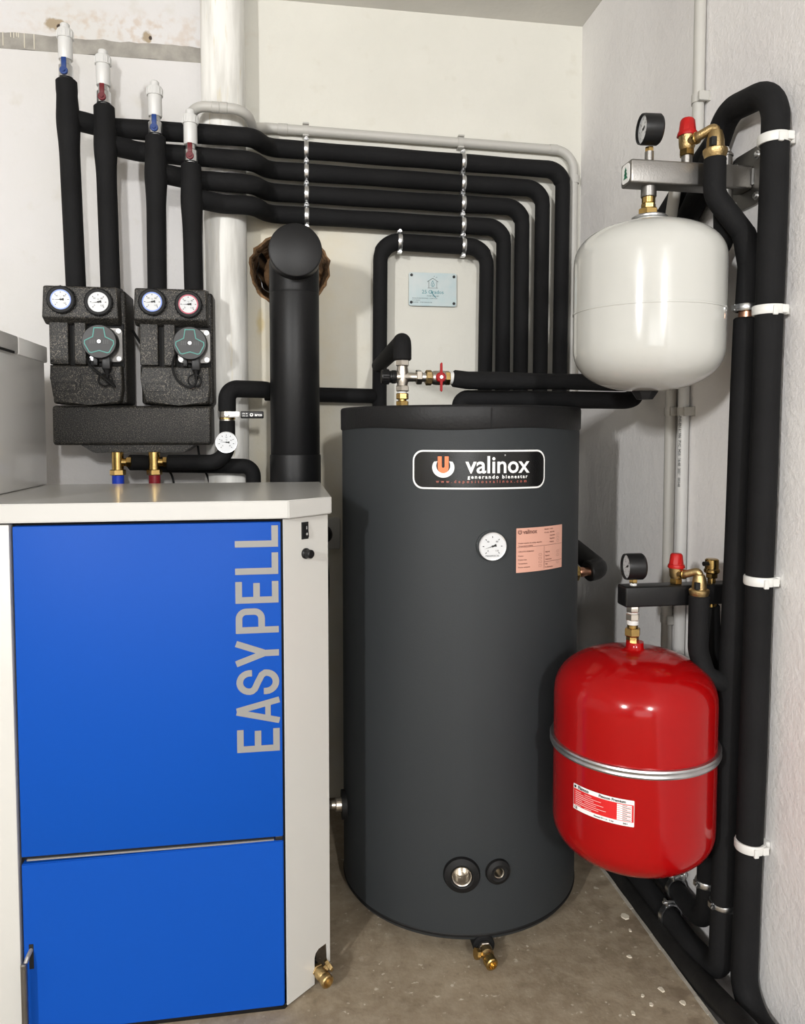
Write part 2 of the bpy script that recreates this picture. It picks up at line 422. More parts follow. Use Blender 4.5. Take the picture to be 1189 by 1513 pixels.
def dial_gauge(parent, name, c, facing, r, depth, rim, face_m='dial', needle=200, ring=None, ticks=9, bez=0.10, as_thing=None, word=None, ribs=0, red=False):
    """round gauge: c centre of the dial face, facing the outward normal. Children of the case are its sub-parts"""
    c = Vector(c); d = Vector(facing).normalized(); z = Vector((0, 0, 1)); xr = (z.cross(d)).normalized(); yr = d.cross(xr)
    # seen from the front: right hand is xr, up is yr
    bm = N(); br = r * bez
    lathe(bm, c - d * depth, d, [(r * .9, 0), (r, depth * .1), (r, depth * .92), (r - br * .3, depth * 1.06), (r - br, depth * 1.04), (r - br, depth * .9), (0, depth * .9)], 40, cap=True)
    if ribs:
        for k in range(ribs):
            a = 2 * PI * k / ribs; p = c - d * depth + (xr * math.cos(a) + yr * math.sin(a)) * r * .985
            lathe(bm, p, d, [(r * .055, 0), (r * .055, depth * .9), (r * .03, depth * .96)], 8)
    case = part(name, bm, M[rim], parent)
    f = lambda e: (lambda u, v: c + xr * u + yr * v + d * (e - depth * .1 + .0006))
    bm = N(); poly(bm, [(math.cos(2 * PI * k / 40) * (r - br), math.sin(2 * PI * k / 40) * (r - br)) for k in range(40)], f(0)); part('dial', bm, M[face_m], case)
    if ring:
        bm = N(); ribbon(bm, [(math.cos(2 * PI * k / 40) * (r - br) * .93, math.sin(2 * PI * k / 40) * (r - br) * .93) for k in range(40)], r * .09, f(.0004), closed=True); part('colour_ring', bm, M[ring], case)
    bm = N(); R1 = (r - br) * .78
    for k in range(ticks):
        a = math.radians(225 - 270 * k / (ticks - 1))
        ribbon(bm, [(math.cos(a) * R1 * .84, math.sin(a) * R1 * .84), (math.cos(a) * R1, math.sin(a) * R1)], r * .05, f(.0005))
        if k % 2 == 0: text(bm, str(k * 20 if ticks < 8 else k * 10), r * .17, f(.0005), math.cos(a) * R1 * .64, math.sin(a) * R1 * .64)
    text(bm, word or '°C', r * .17, f(.0005), 0, -R1 * .95 if word else R1 * .3)
    part('markings', bm, M['ink'], case)
    a = math.radians(needle); ca, sa = math.cos(a), math.sin(a)
    bm = N(); ln = R1 * .95
    poly(bm, [(-sa * r * .025, ca * r * .025), (sa * r * .025, -ca * r * .025), (ca * ln, sa * ln)], f(.0012))
    poly(bm, [(-sa * r * .03, ca * r * .03), (-ca * ln * .42 - sa * r * .10, -sa * ln * .42 + ca * r * .10), (-ca * ln * .42 + sa * r * .10, -sa * ln * .42 - ca * r * .10), (sa * r * .03, -ca * r * .03)], f(.0012))
    cyl(bm, c + d * (.0006 - depth * .1), d, r * .07, .0016, 12); part('needle', bm, M['ink'], case)
    return case

# ------------------------------------------------------------------ the room
BW, RW, CZ = 2.28, 0.92, 2.365
HC = (0.026, 1.600); HR = 0.104; NH = 48
hole = []
for k in range(NH):
    a = 2 * PI * k / NH; rr = HR * (1 + 0.04 * math.sin(2 * a + 1) + 0.02 * math.sin(5 * a) + random.uniform(-.03, .03))
    hole.append((HC[0] + rr * math.cos(a) * 1.04, HC[1] + rr * math.sin(a)))
def sqpt(a, s):
    c, sn = math.cos(a), math.sin(a); k = s / max(abs(c), abs(sn)); return (HC[0] + c * k, HC[1] + sn * k)
bm = N(); S = 0.25
ri = [bm.verts.new((x, BW, z)) for x, z in hole]; ro = [bm.verts.new((sqpt(2 * PI * k / NH, S)[0], BW, sqpt(2 * PI * k / NH, S)[1])) for k in range(NH)]
for i in range(NH): bm.faces.new((ri[i], ri[(i + 1) % NH], ro[(i + 1) % NH], ro[i]))
xs = [-4.0, HC[0] - S, HC[0] + S, RW]; zs = [-.05, HC[1] - S, HC[1] + S, CZ]
for i in range(3):
    for j in range(3):
        if i == 1 and j == 1: continue
        bm.faces.new([bm.verts.new(p) for p in ((xs[i], BW, zs[j]), (xs[i + 1], BW, zs[j]), (xs[i + 1], BW, zs[j + 1]), (xs[i], BW, zs[j + 1]))])
wall_back = struct('wall_back', bm, M['wall_back'])
bm = N(); prev = None
for q, (dy, sc) in enumerate(((-.0005, 1.0), (0.012, 0.97), (0.03, 0.97), (0.06, 0.9), (0.10, 0.93), (0.16, 0.88))):
    ring = [bm.verts.new((HC[0] + (x - HC[0]) * sc * (1 + random.uniform(-.04, .04) * (q > 0)), BW + dy, HC[1] + (z - HC[1]) * sc * (1 + random.uniform(-.04, .04) * (q > 0)))) for x, z in hole]
    if prev:
        for i in range(NH): bm.faces.new((prev[i], prev[(i + 1) % NH], ring[(i + 1) % NH], ring[i]))
    prev = ring
bm.faces.new(prev)
struct('hole_lining', bm, M['mortar'], wall_back)
# crumbled rim of the hole, proud of the paint
bm = N(); rim = [[], [], []]
for k, (x, z) in enumerate(hole):
    for q, (sc, dy) in enumerate(((0.96, 0.012), (1.0, -0.003 - random.uniform(0, .003)), (1.05 + random.uniform(0, .05), 0.0006))):
        rim[q].append(bm.verts.new((HC[0] + (x - HC[0]) * sc, BW + dy, HC[1] + (z - HC[1]) * sc)))
for q in range(2):
    for i in range(NH): bm.faces.new((rim[q][i], rim[q][(i + 1) % NH], rim[q + 1][(i + 1) % NH], rim[q + 1][i]))
struct('crumbled_rim', bm, M['mortar'], wall_back)

bm = N(); poly(bm, [(2.4, -.05), (2.4, CZ), (-6, CZ), (-6, -.05)], lambda y, z: (RW, min(y, BW), z)); struct('wall_right', bm, M['wall_right'])
bm = N(); poly(bm, [(-6, 0), (-6, CZ), (BW, CZ), (BW, 0)], lambda y, z: (-4.0, y, z)); struct('wall_left', bm, M['room'])
bm = N(); poly(bm, [(-4, 0), (-4, CZ), (RW, CZ), (RW, 0)], lambda x, z: (x, -6, z)); struct('wall_front', bm, M['room'])
bm = N(); TZ = -.045; TXE = .806
poly(bm, [(-4, -6), (TXE, -6), (TXE, BW), (-4, BW)], lambda x, y: (x, y, 0)); 
bm.faces.new([bm.verts.new(p) for p in ((TXE, -6, 0), (TXE, BW, 0), (TXE, BW, TZ), (TXE, -6, TZ))]); struct('floor', bm, M['floor'])
bm = N(); poly(bm, [(TXE, -6), (RW, -6), (RW, BW), (TXE, BW)], lambda x, y: (x, y, TZ)); struct('trim_4', bm, M['wall_right'])
bm = N(); poly(bm, [(-4, -6), (RW, -6), (RW, BW), (-4, BW)], lambda x, y: (x, y, CZ)); struct('ceiling', bm, M['ceiling'])
# bare ledge strip left of the soil pipe (ragged edges, sunk against a thin plaster coat)
bm = N(); up, dn = [], []
n = 60
for k in range(n + 1):
    x = -1.6 + (1.6 - 0.205) * k / n
    up.append((x, 2.2145 + random.uniform(-.003, .003))); dn.append((x, 2.173 + random.uniform(-.002, .002)))
for k in range(n):
    poly(bm, [up[k], up[k + 1], dn[k + 1], dn[k]], lambda x, z: (x, BW - .0008, z))
    bm.faces.new([bm.verts.new(p) for p in ((dn[k][0], BW - .0008, dn[k][1]), (dn[k + 1][0], BW - .0008, dn[k + 1][1]), (dn[k + 1][0], BW - .006, dn[k + 1][1] - .004), (dn[k][0], BW - .006, dn[k][1] - .004))])
struct('trim_1', bm, M['strip'])
# plaster coat under the strip, a touch proud
bm = N(); box(bm, -1.6, -0.215, BW - .006, BW - .0002, 0.9, 2.169); struct('trim_2', bm, M['wall_back'])
# white drips on the strip
bm = N()
for px, l in ((-0.745, .036), (-0.725, .012), (-0.717, .014), (-0.705, .012), (-0.69, .038), (-0.665, .040), (-0.71, .010)):
    box(bm, px - .0012, px + .0012, BW - .0022, BW - .0006, 2.215 - l, 2.216, .0004, 1)
struct('paint_drips', bm, M['wall_back'], wall_back)
# low concrete kerb beside the floor pipes
bm = N(); n = 40
for k in range(n):
    y0 = 0.4 + (BW - 0.4) * k / n; y1 = 0.4 + (BW - 0.4) * (k + 1) / n; j = random.uniform(-.0015, .0015)
    box(bm, 0.8005 + j, 0.8075, y0, y1, -.03, 0.0025 + random.uniform(-.0008, .0008))
struct('trim_3', bm, M['kerb'])

# ------------------------------------------------------------------ soil pipe
SX, SY = -0.1540, 2.2185
t = thing('soil_pipe', 'thick vertical white painted soil pipe with chalky streaks, running down the back wall', 'pipe', (SX, SY, 0))
part('pipe', Cy((SX, SY, 0.0), (0, 0, 1), 0.060, CZ, 40), M['stack'], t)
part('socket_collar', L((SX, SY, 1.945), (0, 0, 1), [(.060, 0), (.066, .006), (.067, .02), (.0665, .050), (.060, .058)], 40, cap=False), M['stack'], t)
part('foot_collar', L((SX, SY, 0.93), (0, 0, 1), [(.060, 0), (.064, .006), (.065, .02), (.065, .085), (.060, .095)], 40, cap=False), M['stack'], t)

# ------------------------------------------------------------------ four insulated risers with their runs along the wall
YR, YO, YI = 2.085, 2.132, BW - 0.045
def rad_hv(rh, rv):
    return None
risers = [
 # top (x,z), bottom x, tee z, run left zs, run right zs (x0,z0,x1), drop x top/bottom, labels
 dict(xt=-.5338, xb=-.5218, zt=2.0141, tz=1.922, z1=1.918, z2=1.931, xr=.8455, zr=1.9135, xd=.836,
      lab='tallest black insulated riser, far left, with the topmost of the long wall pipes', ln='first'),
 dict(xt=-.4437, xb=-.4369, zt=1.9563, tz=1.864, z1=1.855, z2=1.868, xr=.782, zr=1.855, xd=.775,
      lab='second tallest black insulated riser with the second long wall pipe from the top', ln='second'),
 dict(xt=-.3180, xb=-.3201, zt=1.8875, tz=1.799, z1=1.793, z2=1.806, xr=.7187, zr=1.797, xd=.7145,
      lab='third tallest black insulated riser with the third long wall pipe from the top', ln='third'),
 dict(xt=-.2299, xb=-.2272, zt=1.8217, tz=1.738, z1=1.737, z2=1.745, xr=.6618, zr=1.735, xd=.6585,
      lab='shortest black insulated riser with the fourth long wall pipe from the top', ln='fourth'),
]
ZB = 1.492
for i, d in enumerate(risers):
    t = thing('insulated_pipe', d['lab'], 'pipe', (d['xb'], YR, ZB), 'long insulated heating pipes')
    def rf(s, p, d=d):
        k = math.exp(-((p.z - d['tz'] + .01) / .05) ** 2); k2 = math.exp(-((p.z - (d['tz'] - .16)) / .07) ** 2) * .25
        return 0.0245 + 0.0042 * k + 0.0012 * k2 + (0.0012 if p.z > d['zt'] - .03 else 0)
    part('riser_sleeve', Tb([(d['xb'], YR, ZB), (d['xt'], YR, d['zt'])], 0, 28, rf, step=.012), M['foam'], t)
    xj = d['xt'] + (d['xb'] - d['xt']) * (d['zt'] - d['tz']) / (d['zt'] - ZB)
    P = fillet([(xj, YR + .006, d['tz']), (xj + .035, YO - .022, d['tz']), (xj + .075, YO, d['tz'] - .001), (-.072, YO, d['z1']), (-.034, YI, d['z2']), (d['xr'], YI, d['zr']), (d['xd'], YI - .001, .34)], [.05, .05, .045, .045, .05], 9)
    def rf2(s, p, d=d):
        if p.y < YI - .06: return .0250 + .0005 * math.sin(s * 40)
        if p.z > d['zr'] - .035: return .0247 + .0006 * math.sin(s * 23)
        return .0222
    part('run_sleeve', Tb(P, 0, 26, rf2, step=.03), M['foam'], t)

# automatic air vents on the riser heads
def air_vent(x, y, z, lever, h1, label):
    t = thing('air_vent', label, 'air vent', (x, y, z), 'white capped air vents on the risers')
    part('valve_body', L((x, y, z - .004), (0, 0, 1), [(.014, 0), (.014, .008), (.0175, .010), (.0175, .038), (.013, .042), (.013, .054)], 24), M['zinc'], t)
    bm = N(); box(bm, x - .0062, x + .0062, y - .021, y - .017, z + .014, z + .050, .002); cyl(bm, (x, y - .017, z + .016), (0, -1, 0), .010, .007, 16, .001)
    cyl(bm, (x, y - .024, z + .016), (0, -1, 0), .0045, .003, 10)
    part('lever', bm, M[lever], t, 'blue lever' if 'blue' in lever else 'dark red lever')
    zz = z + .050
    bm = L((x, y, zz), (0, 0, 1), [(.0165, 0), (.0175, .002), (.0175, .052), (.0200, .0525), (.0200, .0700), (.0180, .0745), (.0115, .075), (.0115, .0870), (.0095, .0895), (0, .0895)], 28)
    for k in range(14):
        a = 2 * PI * k / 14; box(bm, x + .0200 * math.cos(a) - .0009, x + .0200 * math.cos(a) + .0009, y + .0200 * math.sin(a) - .0009, y + .0200 * math.sin(a) + .0009, zz + .054, zz + .069)
    part('vent_cap', bm, M['white_plastic'], t)
air_vent(-.5343, YR, risers[0]['zt'], 'blue_lever', 0, 'white capped air vent with a blue lever on the tallest, leftmost riser')
air_vent(-.4442, YR, risers[1]['zt'], 'dark_red', 0, 'white capped air vent with a dark red lever on the second riser from the left')
air_vent(-.3180, YR, risers[2]['zt'], 'blue_lever', 0, 'white capped air vent with a blue lever on the third riser from the left')
air_vent(-.2300, YR, risers[3]['zt'], 'dark_red', 0, 'white capped air vent with a dark red lever in front of the soil pipe')

# inner loop: fifth pipe, left leg down to the tank, branch to the left
t = thing('insulated_pipe', 'black insulated pipe bent into an arch round the pale blue plaque', 'pipe', (.28, YI, .4), 'long insulated heating pipes')
def rf5(s, p): return .0245 if p.z > 1.65 else .0215
part('arch_sleeve', Tb(fillet([(.278, YI, .34), (.2887, YI, 1.6815), (.6095, YI, 1.675), (.597, YI, .34)], [.055, .055], 10), 0, 26, rf5, step=.03), M['foam'], t)
part('branch_sleeve', Tb([(.275, YI, 1.229), (-.05, YI, 1.235)], .0215, 24), M['foam'], t)

# pipe clamps
def clamp(x, z, r, label, y=YI, kind='x'):
    t = thing('pipe_clamp', label, 'clamp', (x, BW, z), 'zinc clamps on the back wall pipes')
    R_ = r + .0035
    bm = L((x - .006, y, z), (1, 0, 0), [(r - .001, 0), (R_, 0), (R_ + .0012, .003), (R_ + .0012, .009), (R_, .012), (r - .001, .012)], 28, cap=False); part('ring', bm, M['zinc'], t)
    for s in (1, -1):
        bm = N(); box(bm, x - .007, x + .007, y - .010, y + .010, z + s * (R_ + .002) - .0025, z + s * (R_ + .002) + .0025, .0008, 1)
        hexnut(bm, (x, y - .010, z + s * (R_ + .002)), (0, -1, 0), .0052, .005); cyl(bm, (x, y - .013, z + s * (R_ + .002)), (0, -1, 0), .003, .007, 10)
        part('ear_screw', bm, M['zinc'], t)
    part('wall_stud', Cy((x, BW + .01, z), (0, -1, 0), .004, BW - y - r + .012, 10), M['zinc'], t)
names = ['topmost', 'second', 'third', 'fourth']
for i, d in enumerate(risers):
    for x, cn in ((.0745, 'above the flue'), (.534, 'above the plaque')):
        z = d['z2'] + (d['zr'] - d['z2']) * (x + .034) / (d['xr'] + .034)
        clamp(x, z, .0247, 'zinc pipe clamp %s, on the %s long black pipe' % (cn, names[i]))
clamp(.345, 1.6805, .0245, 'zinc pipe clamp on the left shoulder of the arched pipe round the plaque')
clamp(.536, 1.6765, .0245, 'zinc pipe clamp on the arched pipe at the foot of the right clamp column')

# grey conduit over the pipes
t = thing('conduit', 'slim grey conduit looping over the soil pipe and running above the black pipes', 'conduit', (-.22, 2.26, 1.75))
P = fillet([(-.247, 2.262, 1.70), (-.247, 2.262, 1.935), (-.243, 2.20, 1.955), (-.228, 2.115, 1.985), (-.09, 2.115, 1.983), (-.072, 2.19, 1.965), (-.040, 2.262, 1.9965), (.8895, 2.262, 1.983), (.8945, 2.262, .30)], [.02, .02, .045, .055, .03, .03, .06], 8)
part('tube', Tb(P, .0135, 16), M['conduit'], t)
for x in (-.167, -.146): part('coupling', Cy((x - .0105, 2.115, 1.984), (1, 0, 0), .0148, .020, 20, .001), M['conduit'], t)
part('coupling', Cy((-.005, 2.262, 1.996), (1, 0, -.012), .0148, .028, 20, .001), M['conduit'], t)
part('coupling', Cy((.812, 2.262, 1.9845), (1, 0, -.012), .0148, .024, 20, .001), M['conduit'], t)
part('coupling', Cy((.8932, 2.262, 1.885), (0, 0, 1), .0148, .024, 20, .001), M['conduit'], t)
def conduit_clip(x, z, label):
    t = thing('conduit_clip', label, 'clip', (x, BW, z))
    bm = N()
    box(bm, x - .009, x + .009, 2.247, 2.2785, z + .0138, z + .0185, .001, 1); box(bm, x - .009, x + .009, 2.250, 2.2785, z - .0185, z - .0138, .001, 1)
    box(bm, x - .009, x + .009, 2.2762, 2.2795, z - .019, z + .019)
    part('bracket', bm, M['conduit'], t)
    part('strap', L((x - .009, 2.262, z), (1, 0, 0), [(.0137, 0), (.0158, 0), (.0158, .018), (.0137, .018)], 20, cap=False), M['conduit'], t)
conduit_clip(.0745, 1.9949, 'grey clip on the slim conduit above the left column of pipe clamps')
conduit_clip(.534, 1.9882, 'grey clip on the slim conduit above the right column of pipe clamps')

# ------------------------------------------------------------------ flue
FX, FY = .0350, 2.075
t = thing('flue_pipe', 'thick matt black stove flue with a round end cap, before the broken wall hole', 'flue', (FX, FY, .90))
part('lower_collar', L((FX, FY, .86), (0, 0, 1), [(.066, 0), (.0685, .006), (.0685, .196), (.0675, .202), (.064, .203)], 56), M['flue'], t)
part('upright_tube', L((FX, FY, 1.06), (0, 0, 1), [(.0648, 0), (.0660, .002), (.0660, .428), (.0650, .432)], 56), M['flue'], t)
part('tee_body', L((FX, FY, 1.4915), (0, 0, 1), [(.0650, 0), (.0660, .004), (.0660, .085), (.05, .10), (0, .115)], 56), M['flue'], t)
part('tee_branch', L((FX + .002, 2.395, 1.582), (0, -1, 0), [(.0600, 0), (.0600, .20), (.0650, .22), (.0655, .422)], 56), M['flue'], t)
part('end_cap', L((FX + .002, 1.985, 1.582), (0, -1, .02), [(.0668, 0), (.0672, .002), (.0672, .022), (.066, .0245), (.064, .0255), (0, .0262)], 64), M['flue'], t)
bm = N()
for k in range(22):
    a0 = math.radians(150 + 4.2 * k); a1 = math.radians(150 + 4.2 * (k + 1)); r0 = .092 + .003 * math.sin(k * .9); r1 = .092 + .003 * math.sin((k + 1) * .9)
    bm.faces.new([bm.verts.new(p) for p in ((HC[0] + math.cos(a0) * r0, BW + .004, HC[1] + math.sin(a0) * r0), (HC[0] + math.cos(a1) * r1, BW + .004, HC[1] + math.sin(a1) * r1), (HC[0] + math.cos(a1) * .076, BW + .07, HC[1] + math.sin(a1) * .076), (HC[0] + math.cos(a0) * .076, BW + .07, HC[1] + math.sin(a0) * .076))])
bmesh.ops.remove_doubles(bm, verts=bm.verts, dist=1e-5)
bm2 = bmesh.ops.solidify(bm, geom=bm.faces[:], thickness=.002)
single('sleeve_scrap', bm, M['label_black'], 'torn glossy black sleeve inside the broken hole, left of the flue', 'sleeve')

# ------------------------------------------------------------------ plaque
PX0, PX1, PZ0, PZ1 = .379, .525, 1.503, 1.602
t = thing('wall_plaque', 'small pale blue plaque with a line-drawn house, screwed to the wall inside the pipe arch', 'plaque', (.452, BW, 1.503))
bm = N(); prism(bm, rrect(PX0, PX1, PZ0, PZ1, .006), lambda x, z: (x, BW - .006, z), lambda x, z: (x, BW - .010, z)); part('plate', bm, M['plaque'], t, angle=20)
for x, z in ((.387, 1.594), (.517, 1.592), (.386, 1.513), (.517, 1.512)): part('standoff_screw', L((x, BW, z), (0, -1, 0), [(.003, 0), (.003, .0098), (.0042, .010), (.0042, .012), (.003, .0132), (0, .0132)], 16), M['black'], t)
f = lambda u, v: (.452 + u, BW - .0103, 1.553 + v)
bm = N(); ribbon(bm, [(-.017, .022), (0, .033), (.017, .022)], .0013, f); ribbon(bm, [(-.012, .024), (-.012, .004)], .0011, f); ribbon(bm, [(.012, .024), (.012, .004)], .0011, f); ribbon(bm, [(-.016, .0035), (.016, .0035)], .0009, f)
ribbon(bm, [(.003, .036), (.005, .040)], .0008, f); ribbon(bm, [(.009, .034), (.012, .037), (.014, .036)], .0008, f)
part('house_drawing', bm, M['ink'], t)
bm = N(); ribbon(bm, [(0, .026), (-.004, .019), (-.005, .012), (-.002, .008), (.003, .009), (.005, .014), (.002, .020), (0, .026)], .0014, f); ribbon(bm, [(0, .019), (-.001, .012), (.001, .009)], .0016, f); ribbon(bm, [(-.004, -.004), (0, -.014), (.005, -.021), (.010, -.024)], .0030, f)
part('flame_drawing', bm, M['teal_ink'], t)
bm = N(); text(bm, '25 Grados', .0150, f, 0, -.0085, .0001, sx=1.05); part('lettering', bm, M['teal_ink'], t)
bm = N(); text(bm, 'energia solar y gas', .0050, f, 0, -.0195); 
text(bm, 'INSTALACIONES RENOVABLES - CALEFACCION', .0036, f, -.063, -.0275, .00003, 'LEFT'); text(bm, 'TLF 25 GRADOS', .0034, f, -.063, -.0335, .00003, 'LEFT'); text(bm, 'TLF 600 000     WWW.25GRADOS.COM', .0034, f, -.062, -.0395, .00003, 'LEFT')
part('small_print', bm, M['ink'], t)

# ------------------------------------------------------------------ pump groups
def rounded_block(x0, x1, y0, y1, z0, z1, bev=.006): return B(x0, x1, y0, y1, z0, z1, bev, 3)
def pump_group(xo, label, g1, g2, second):
    """xo = left edge of the head block"""
    YF = 2.062
    t = thing('pump_group', label, 'heating pump', (xo + .092, BW, 1.19), 'insulated pump groups on the back wall')
    # back shell
    part('back_shell', rounded_block(xo + .010, xo + .196, YF + .03, YF + .145, 1.196, 1.492, .008), M['epp'], t)
    # head block with chamfered lower edge and slightly waisted outline
    bm = N(); pr = [(YF - .012, 1.492), (YF + .05, 1.500), (YF + .10, 1.500), (YF + .10, 1.405), (YF + .015, 1.398), (YF - .014, 1.412)]
    A = [bm.verts.new((xo + (.004 if z > 1.45 else 0), y, z)) for y, z in pr]; C = [bm.verts.new((xo + .186 - (.003 if z > 1.45 else 0), y, z)) for y, z in pr]
    bm.faces.new(A); bm.faces.new(C)
    for i in range(6): bm.faces.new((A[i], A[(i + 1) % 6], C[(i + 1) % 6], C[i]))
    bmesh.ops.bevel(bm, geom=bm.edges[:], offset=.005, segments=3, profile=.5, affect='EDGES')
    hb = part('head_block', bm, M['epp'], t)
    # two tall ribs with a dark groove between
    part('side_panel', rounded_block(xo + .012, xo + .058, YF + .004, YF + .06, 1.296, 1.404, .003), M['epp'], t)
    part('side_panel', rounded_block(xo + .072, xo + .101, YF + .004, YF + .06, 1.296, 1.404, .003), M['epp'], t)
    part('recess', B(xo + .055, xo + .190, YF + .022, YF + .05, 1.292, 1.405), M['epp_dark'], t)
    # bowed lower shell
    pts = [(.013, 1.294), (.188, 1.294), (.190, 1.235), (.185, 1.203), (.176, 1.196), (.11, 1.192), (.040, 1.196), (.024, 1.201), (.018, 1.215), (.013, 1.26)]
    bm = N(); prism(bm, [(xo + a, b) for a, b in pts], lambda x, z: (x, YF - .002, z), lambda x, z: (x, YF + .075, z))
    bmesh.ops.bevel(bm, geom=[e for e in bm.edges if all(v.co.y < YF for v in e.verts)], offset=.006, segments=3, profile=.5, affect='EDGES')
    ls = part('lower_shell', bm, M['epp'], t)
    bm = N(); f = lambda u, v: (xo + u, YF - .0026, v)
    ribbon(bm, rrect(.026, .078, 1.228, 1.248, .004), .0012, f, closed=True); ribbon(bm, rrect(.087, .170, 1.208, 1.272, .006), .0012, f, closed=True)
    part('moulded_lines', bm, M['epp_dark'], ls)
    # thermometers
    for gx, (face, ring, nd) in ((.049, g1), (.139, g2)):
        c = Vector((xo + gx, YF - .024, 1.456 - (.004 if gx > .1 else 0)))
        case = dial_gauge(t, 'thermometer', c, (0, -1, .0), .0345, .016, 'rubber', face, nd, ring, 7, .27, ribs=20)
    # circulator: square flange, round head with teal outline
    px, pz = xo + .1435, 1.3505
    bm = N(); prism(bm, rrect(px - .036, px + .046, pz - .046, pz + .040, .010), lambda x, z: (x, YF + .020, z), lambda x, z: (x, YF + .006, z)); fl = part('pump_flange', bm, M['cast'], t)
    for sx, sz in ((.038, .032), (.038, -.038), (-.028, -.038), (-.028, .032)): part('flange_bolt', L((px + sx, YF + .006, pz + sz), (0, -1, 0), [(.006, 0), (.006, .005), (.0035, .005), (.0035, .003), (0, .003)], 14), M['zinc'], fl)
    hd = part('pump_head', L((px, YF + .012, pz), (0, -1, 0), [(.038, 0), (.040, .010), (.0425, .022), (.0425, .050), (.0405, .054), (.030, .0545), (0, .0545)], 48), M['pump_face'], t)
    f = lambda u, v: (px + u, YF - .0430, pz + v)
    pl = []
    base = [(-.0115, .034), (.0115, .034), (.0150, .012), (.0345, .002), (.0350, -.006), (.0240, -.0265), (.0190, -.0280), (.0, -.0225), (-.0190, -.0280), (-.0240, -.0265), (-.0350, -.006), (-.0345, .002), (-.0150, .012)]
    bm = N(); ribbon(bm, base, .0022, f, closed=True); part('teal_outline', bm, M['teal'], hd)
    bm = N(); cyl(bm, (px, YF - .0425, pz), (0, -1, 0), .0052, .0025, 18, .0008); part('centre_screw', bm, M['zinc'], hd)
    bm = N()
    for s in (-1, 1):
        for r_ in range(3):
            for q in range(3): ribbon(bm, [(s * .011 + s * q * .005 - .0017, .003 - r_ * .0035), (s * .011 + s * q * .005 + .0017, .003 - r_ * .0035)], .0008, f)
    part('print', bm, M['grey_ink'], hd)
    # plug and its cord
    bm = N(); box(bm, px + .002, px + .023, YF - .030, YF - .004, pz - .068, pz - .034, .003); box(bm, px - .020, px - .009, YF - .024, YF - .004, pz - .058, pz - .036, .002)
    lathe(bm, (px + .0125, YF - .018, pz - .066), (0, 0, -1), [(.011, 0), (.0075, .008), (.0045, .022), (.0035, .026)], 14)
    part('plug', bm, M['black'], t)
    loop = []
    q0 = Vector((px + .0125, YF - .018, pz - .090))
    if second: pts = [q0, q0 + Vector((-.002, -.004, -.012)), q0 + Vector((-.012, -.008, -.022)), q0 + Vector((-.030, -.006, -.018)), q0 + Vector((-.048, -.004, -.002)), q0 + Vector((-.060, .004, .028)), q0 + Vector((-.058, .018, .055)), q0 + Vector((-.050, .032, .075))]
    else: pts = [q0, q0 + Vector((.008, -.006, -.006)), q0 + Vector((.016, -.008, -.016)), q0 + Vector((.020, -.010, -.022)), q0 + Vector((.006, -.012, -.010)), q0 + Vector((-.018, -.010, .012)), q0 + Vector((-.042, -.002, .034)), q0 + Vector((-.048, .018, .052)), q0 + Vector((-.046, .032, .065))]
    pts = catmull(pts, 6)
    part('cord', Tb(pts, .0030, 10, bev=False), M['rubber'], t)
    cc = q0 + Vector((-.004, .002, -.004))
    part('cord_loop', Tb([cc + Vector((math.cos(a) * .0135 * 1.25, -.006, math.sin(a) * .0155)) for a in [2 * PI * k / 28 for k in range(29)]], .0022, 8, bev=False), M['rubber'], t)
def catmull(P, n):
    P = [Vector(p) for p in P]; Q = [P[0]] + P + [P[-1]]; out = []
    for i in range(1, len(Q) - 2):
        for k in range(n):
            s = k / n; a, b, c, d = Q[i - 1], Q[i], Q[i + 1], Q[i + 2]
            out.append(.5 * ((2 * b) + (-a + c) * s + (2 * a - 5 * b + 4 * c - d) * s * s + (-a + 3 * b - 3 * c + d) * s ** 3))
    out.append(P[-1]); return out
pump_group(-.597, 'left black foam-cased pump group with two blue-tinged thermometers', ('dial', 'dial_blue', 182), ('dial', None, 190), False)
pump_group(-.3755, 'right black foam-cased pump group, its right thermometer ringed in dark red', ('dial', 'dial_blue', 188), ('dial', 'dial_red', 184), True)
single('power_cord', Tb(catmull([(-.400, 2.17, 1.40), (-.385, 2.16, 1.375), (-.372, 2.165, 1.355)], 6), .0035, 8), M['rubber'], 'short black cord crossing the gap between the two pump groups', 'cord')

# manifold below the pumps
t = thing('manifold_box', 'long low black foam manifold casing under the two pump groups', 'manifold', (-.386, BW, 1.067))
part('casing', rounded_block(-.586, -.186, 2.075, 2.225, 1.0885, 1.1915, .009), M['epp'], t)
bm = N(); A = [(-.525, 1.0885), (-.225, 1.0885), (-.262, 1.064), (-.487, 1.064)]
prism(bm, [(x, z + .004) for x, z in A], lambda x, z: (x, 2.085, z), lambda x, z: (x, 2.215, z)); bmesh.ops.bevel(bm, geom=bm.edges[:], offset=.003, segments=2, affect='EDGES'); part('drip_tray', bm, M['epp'], t)

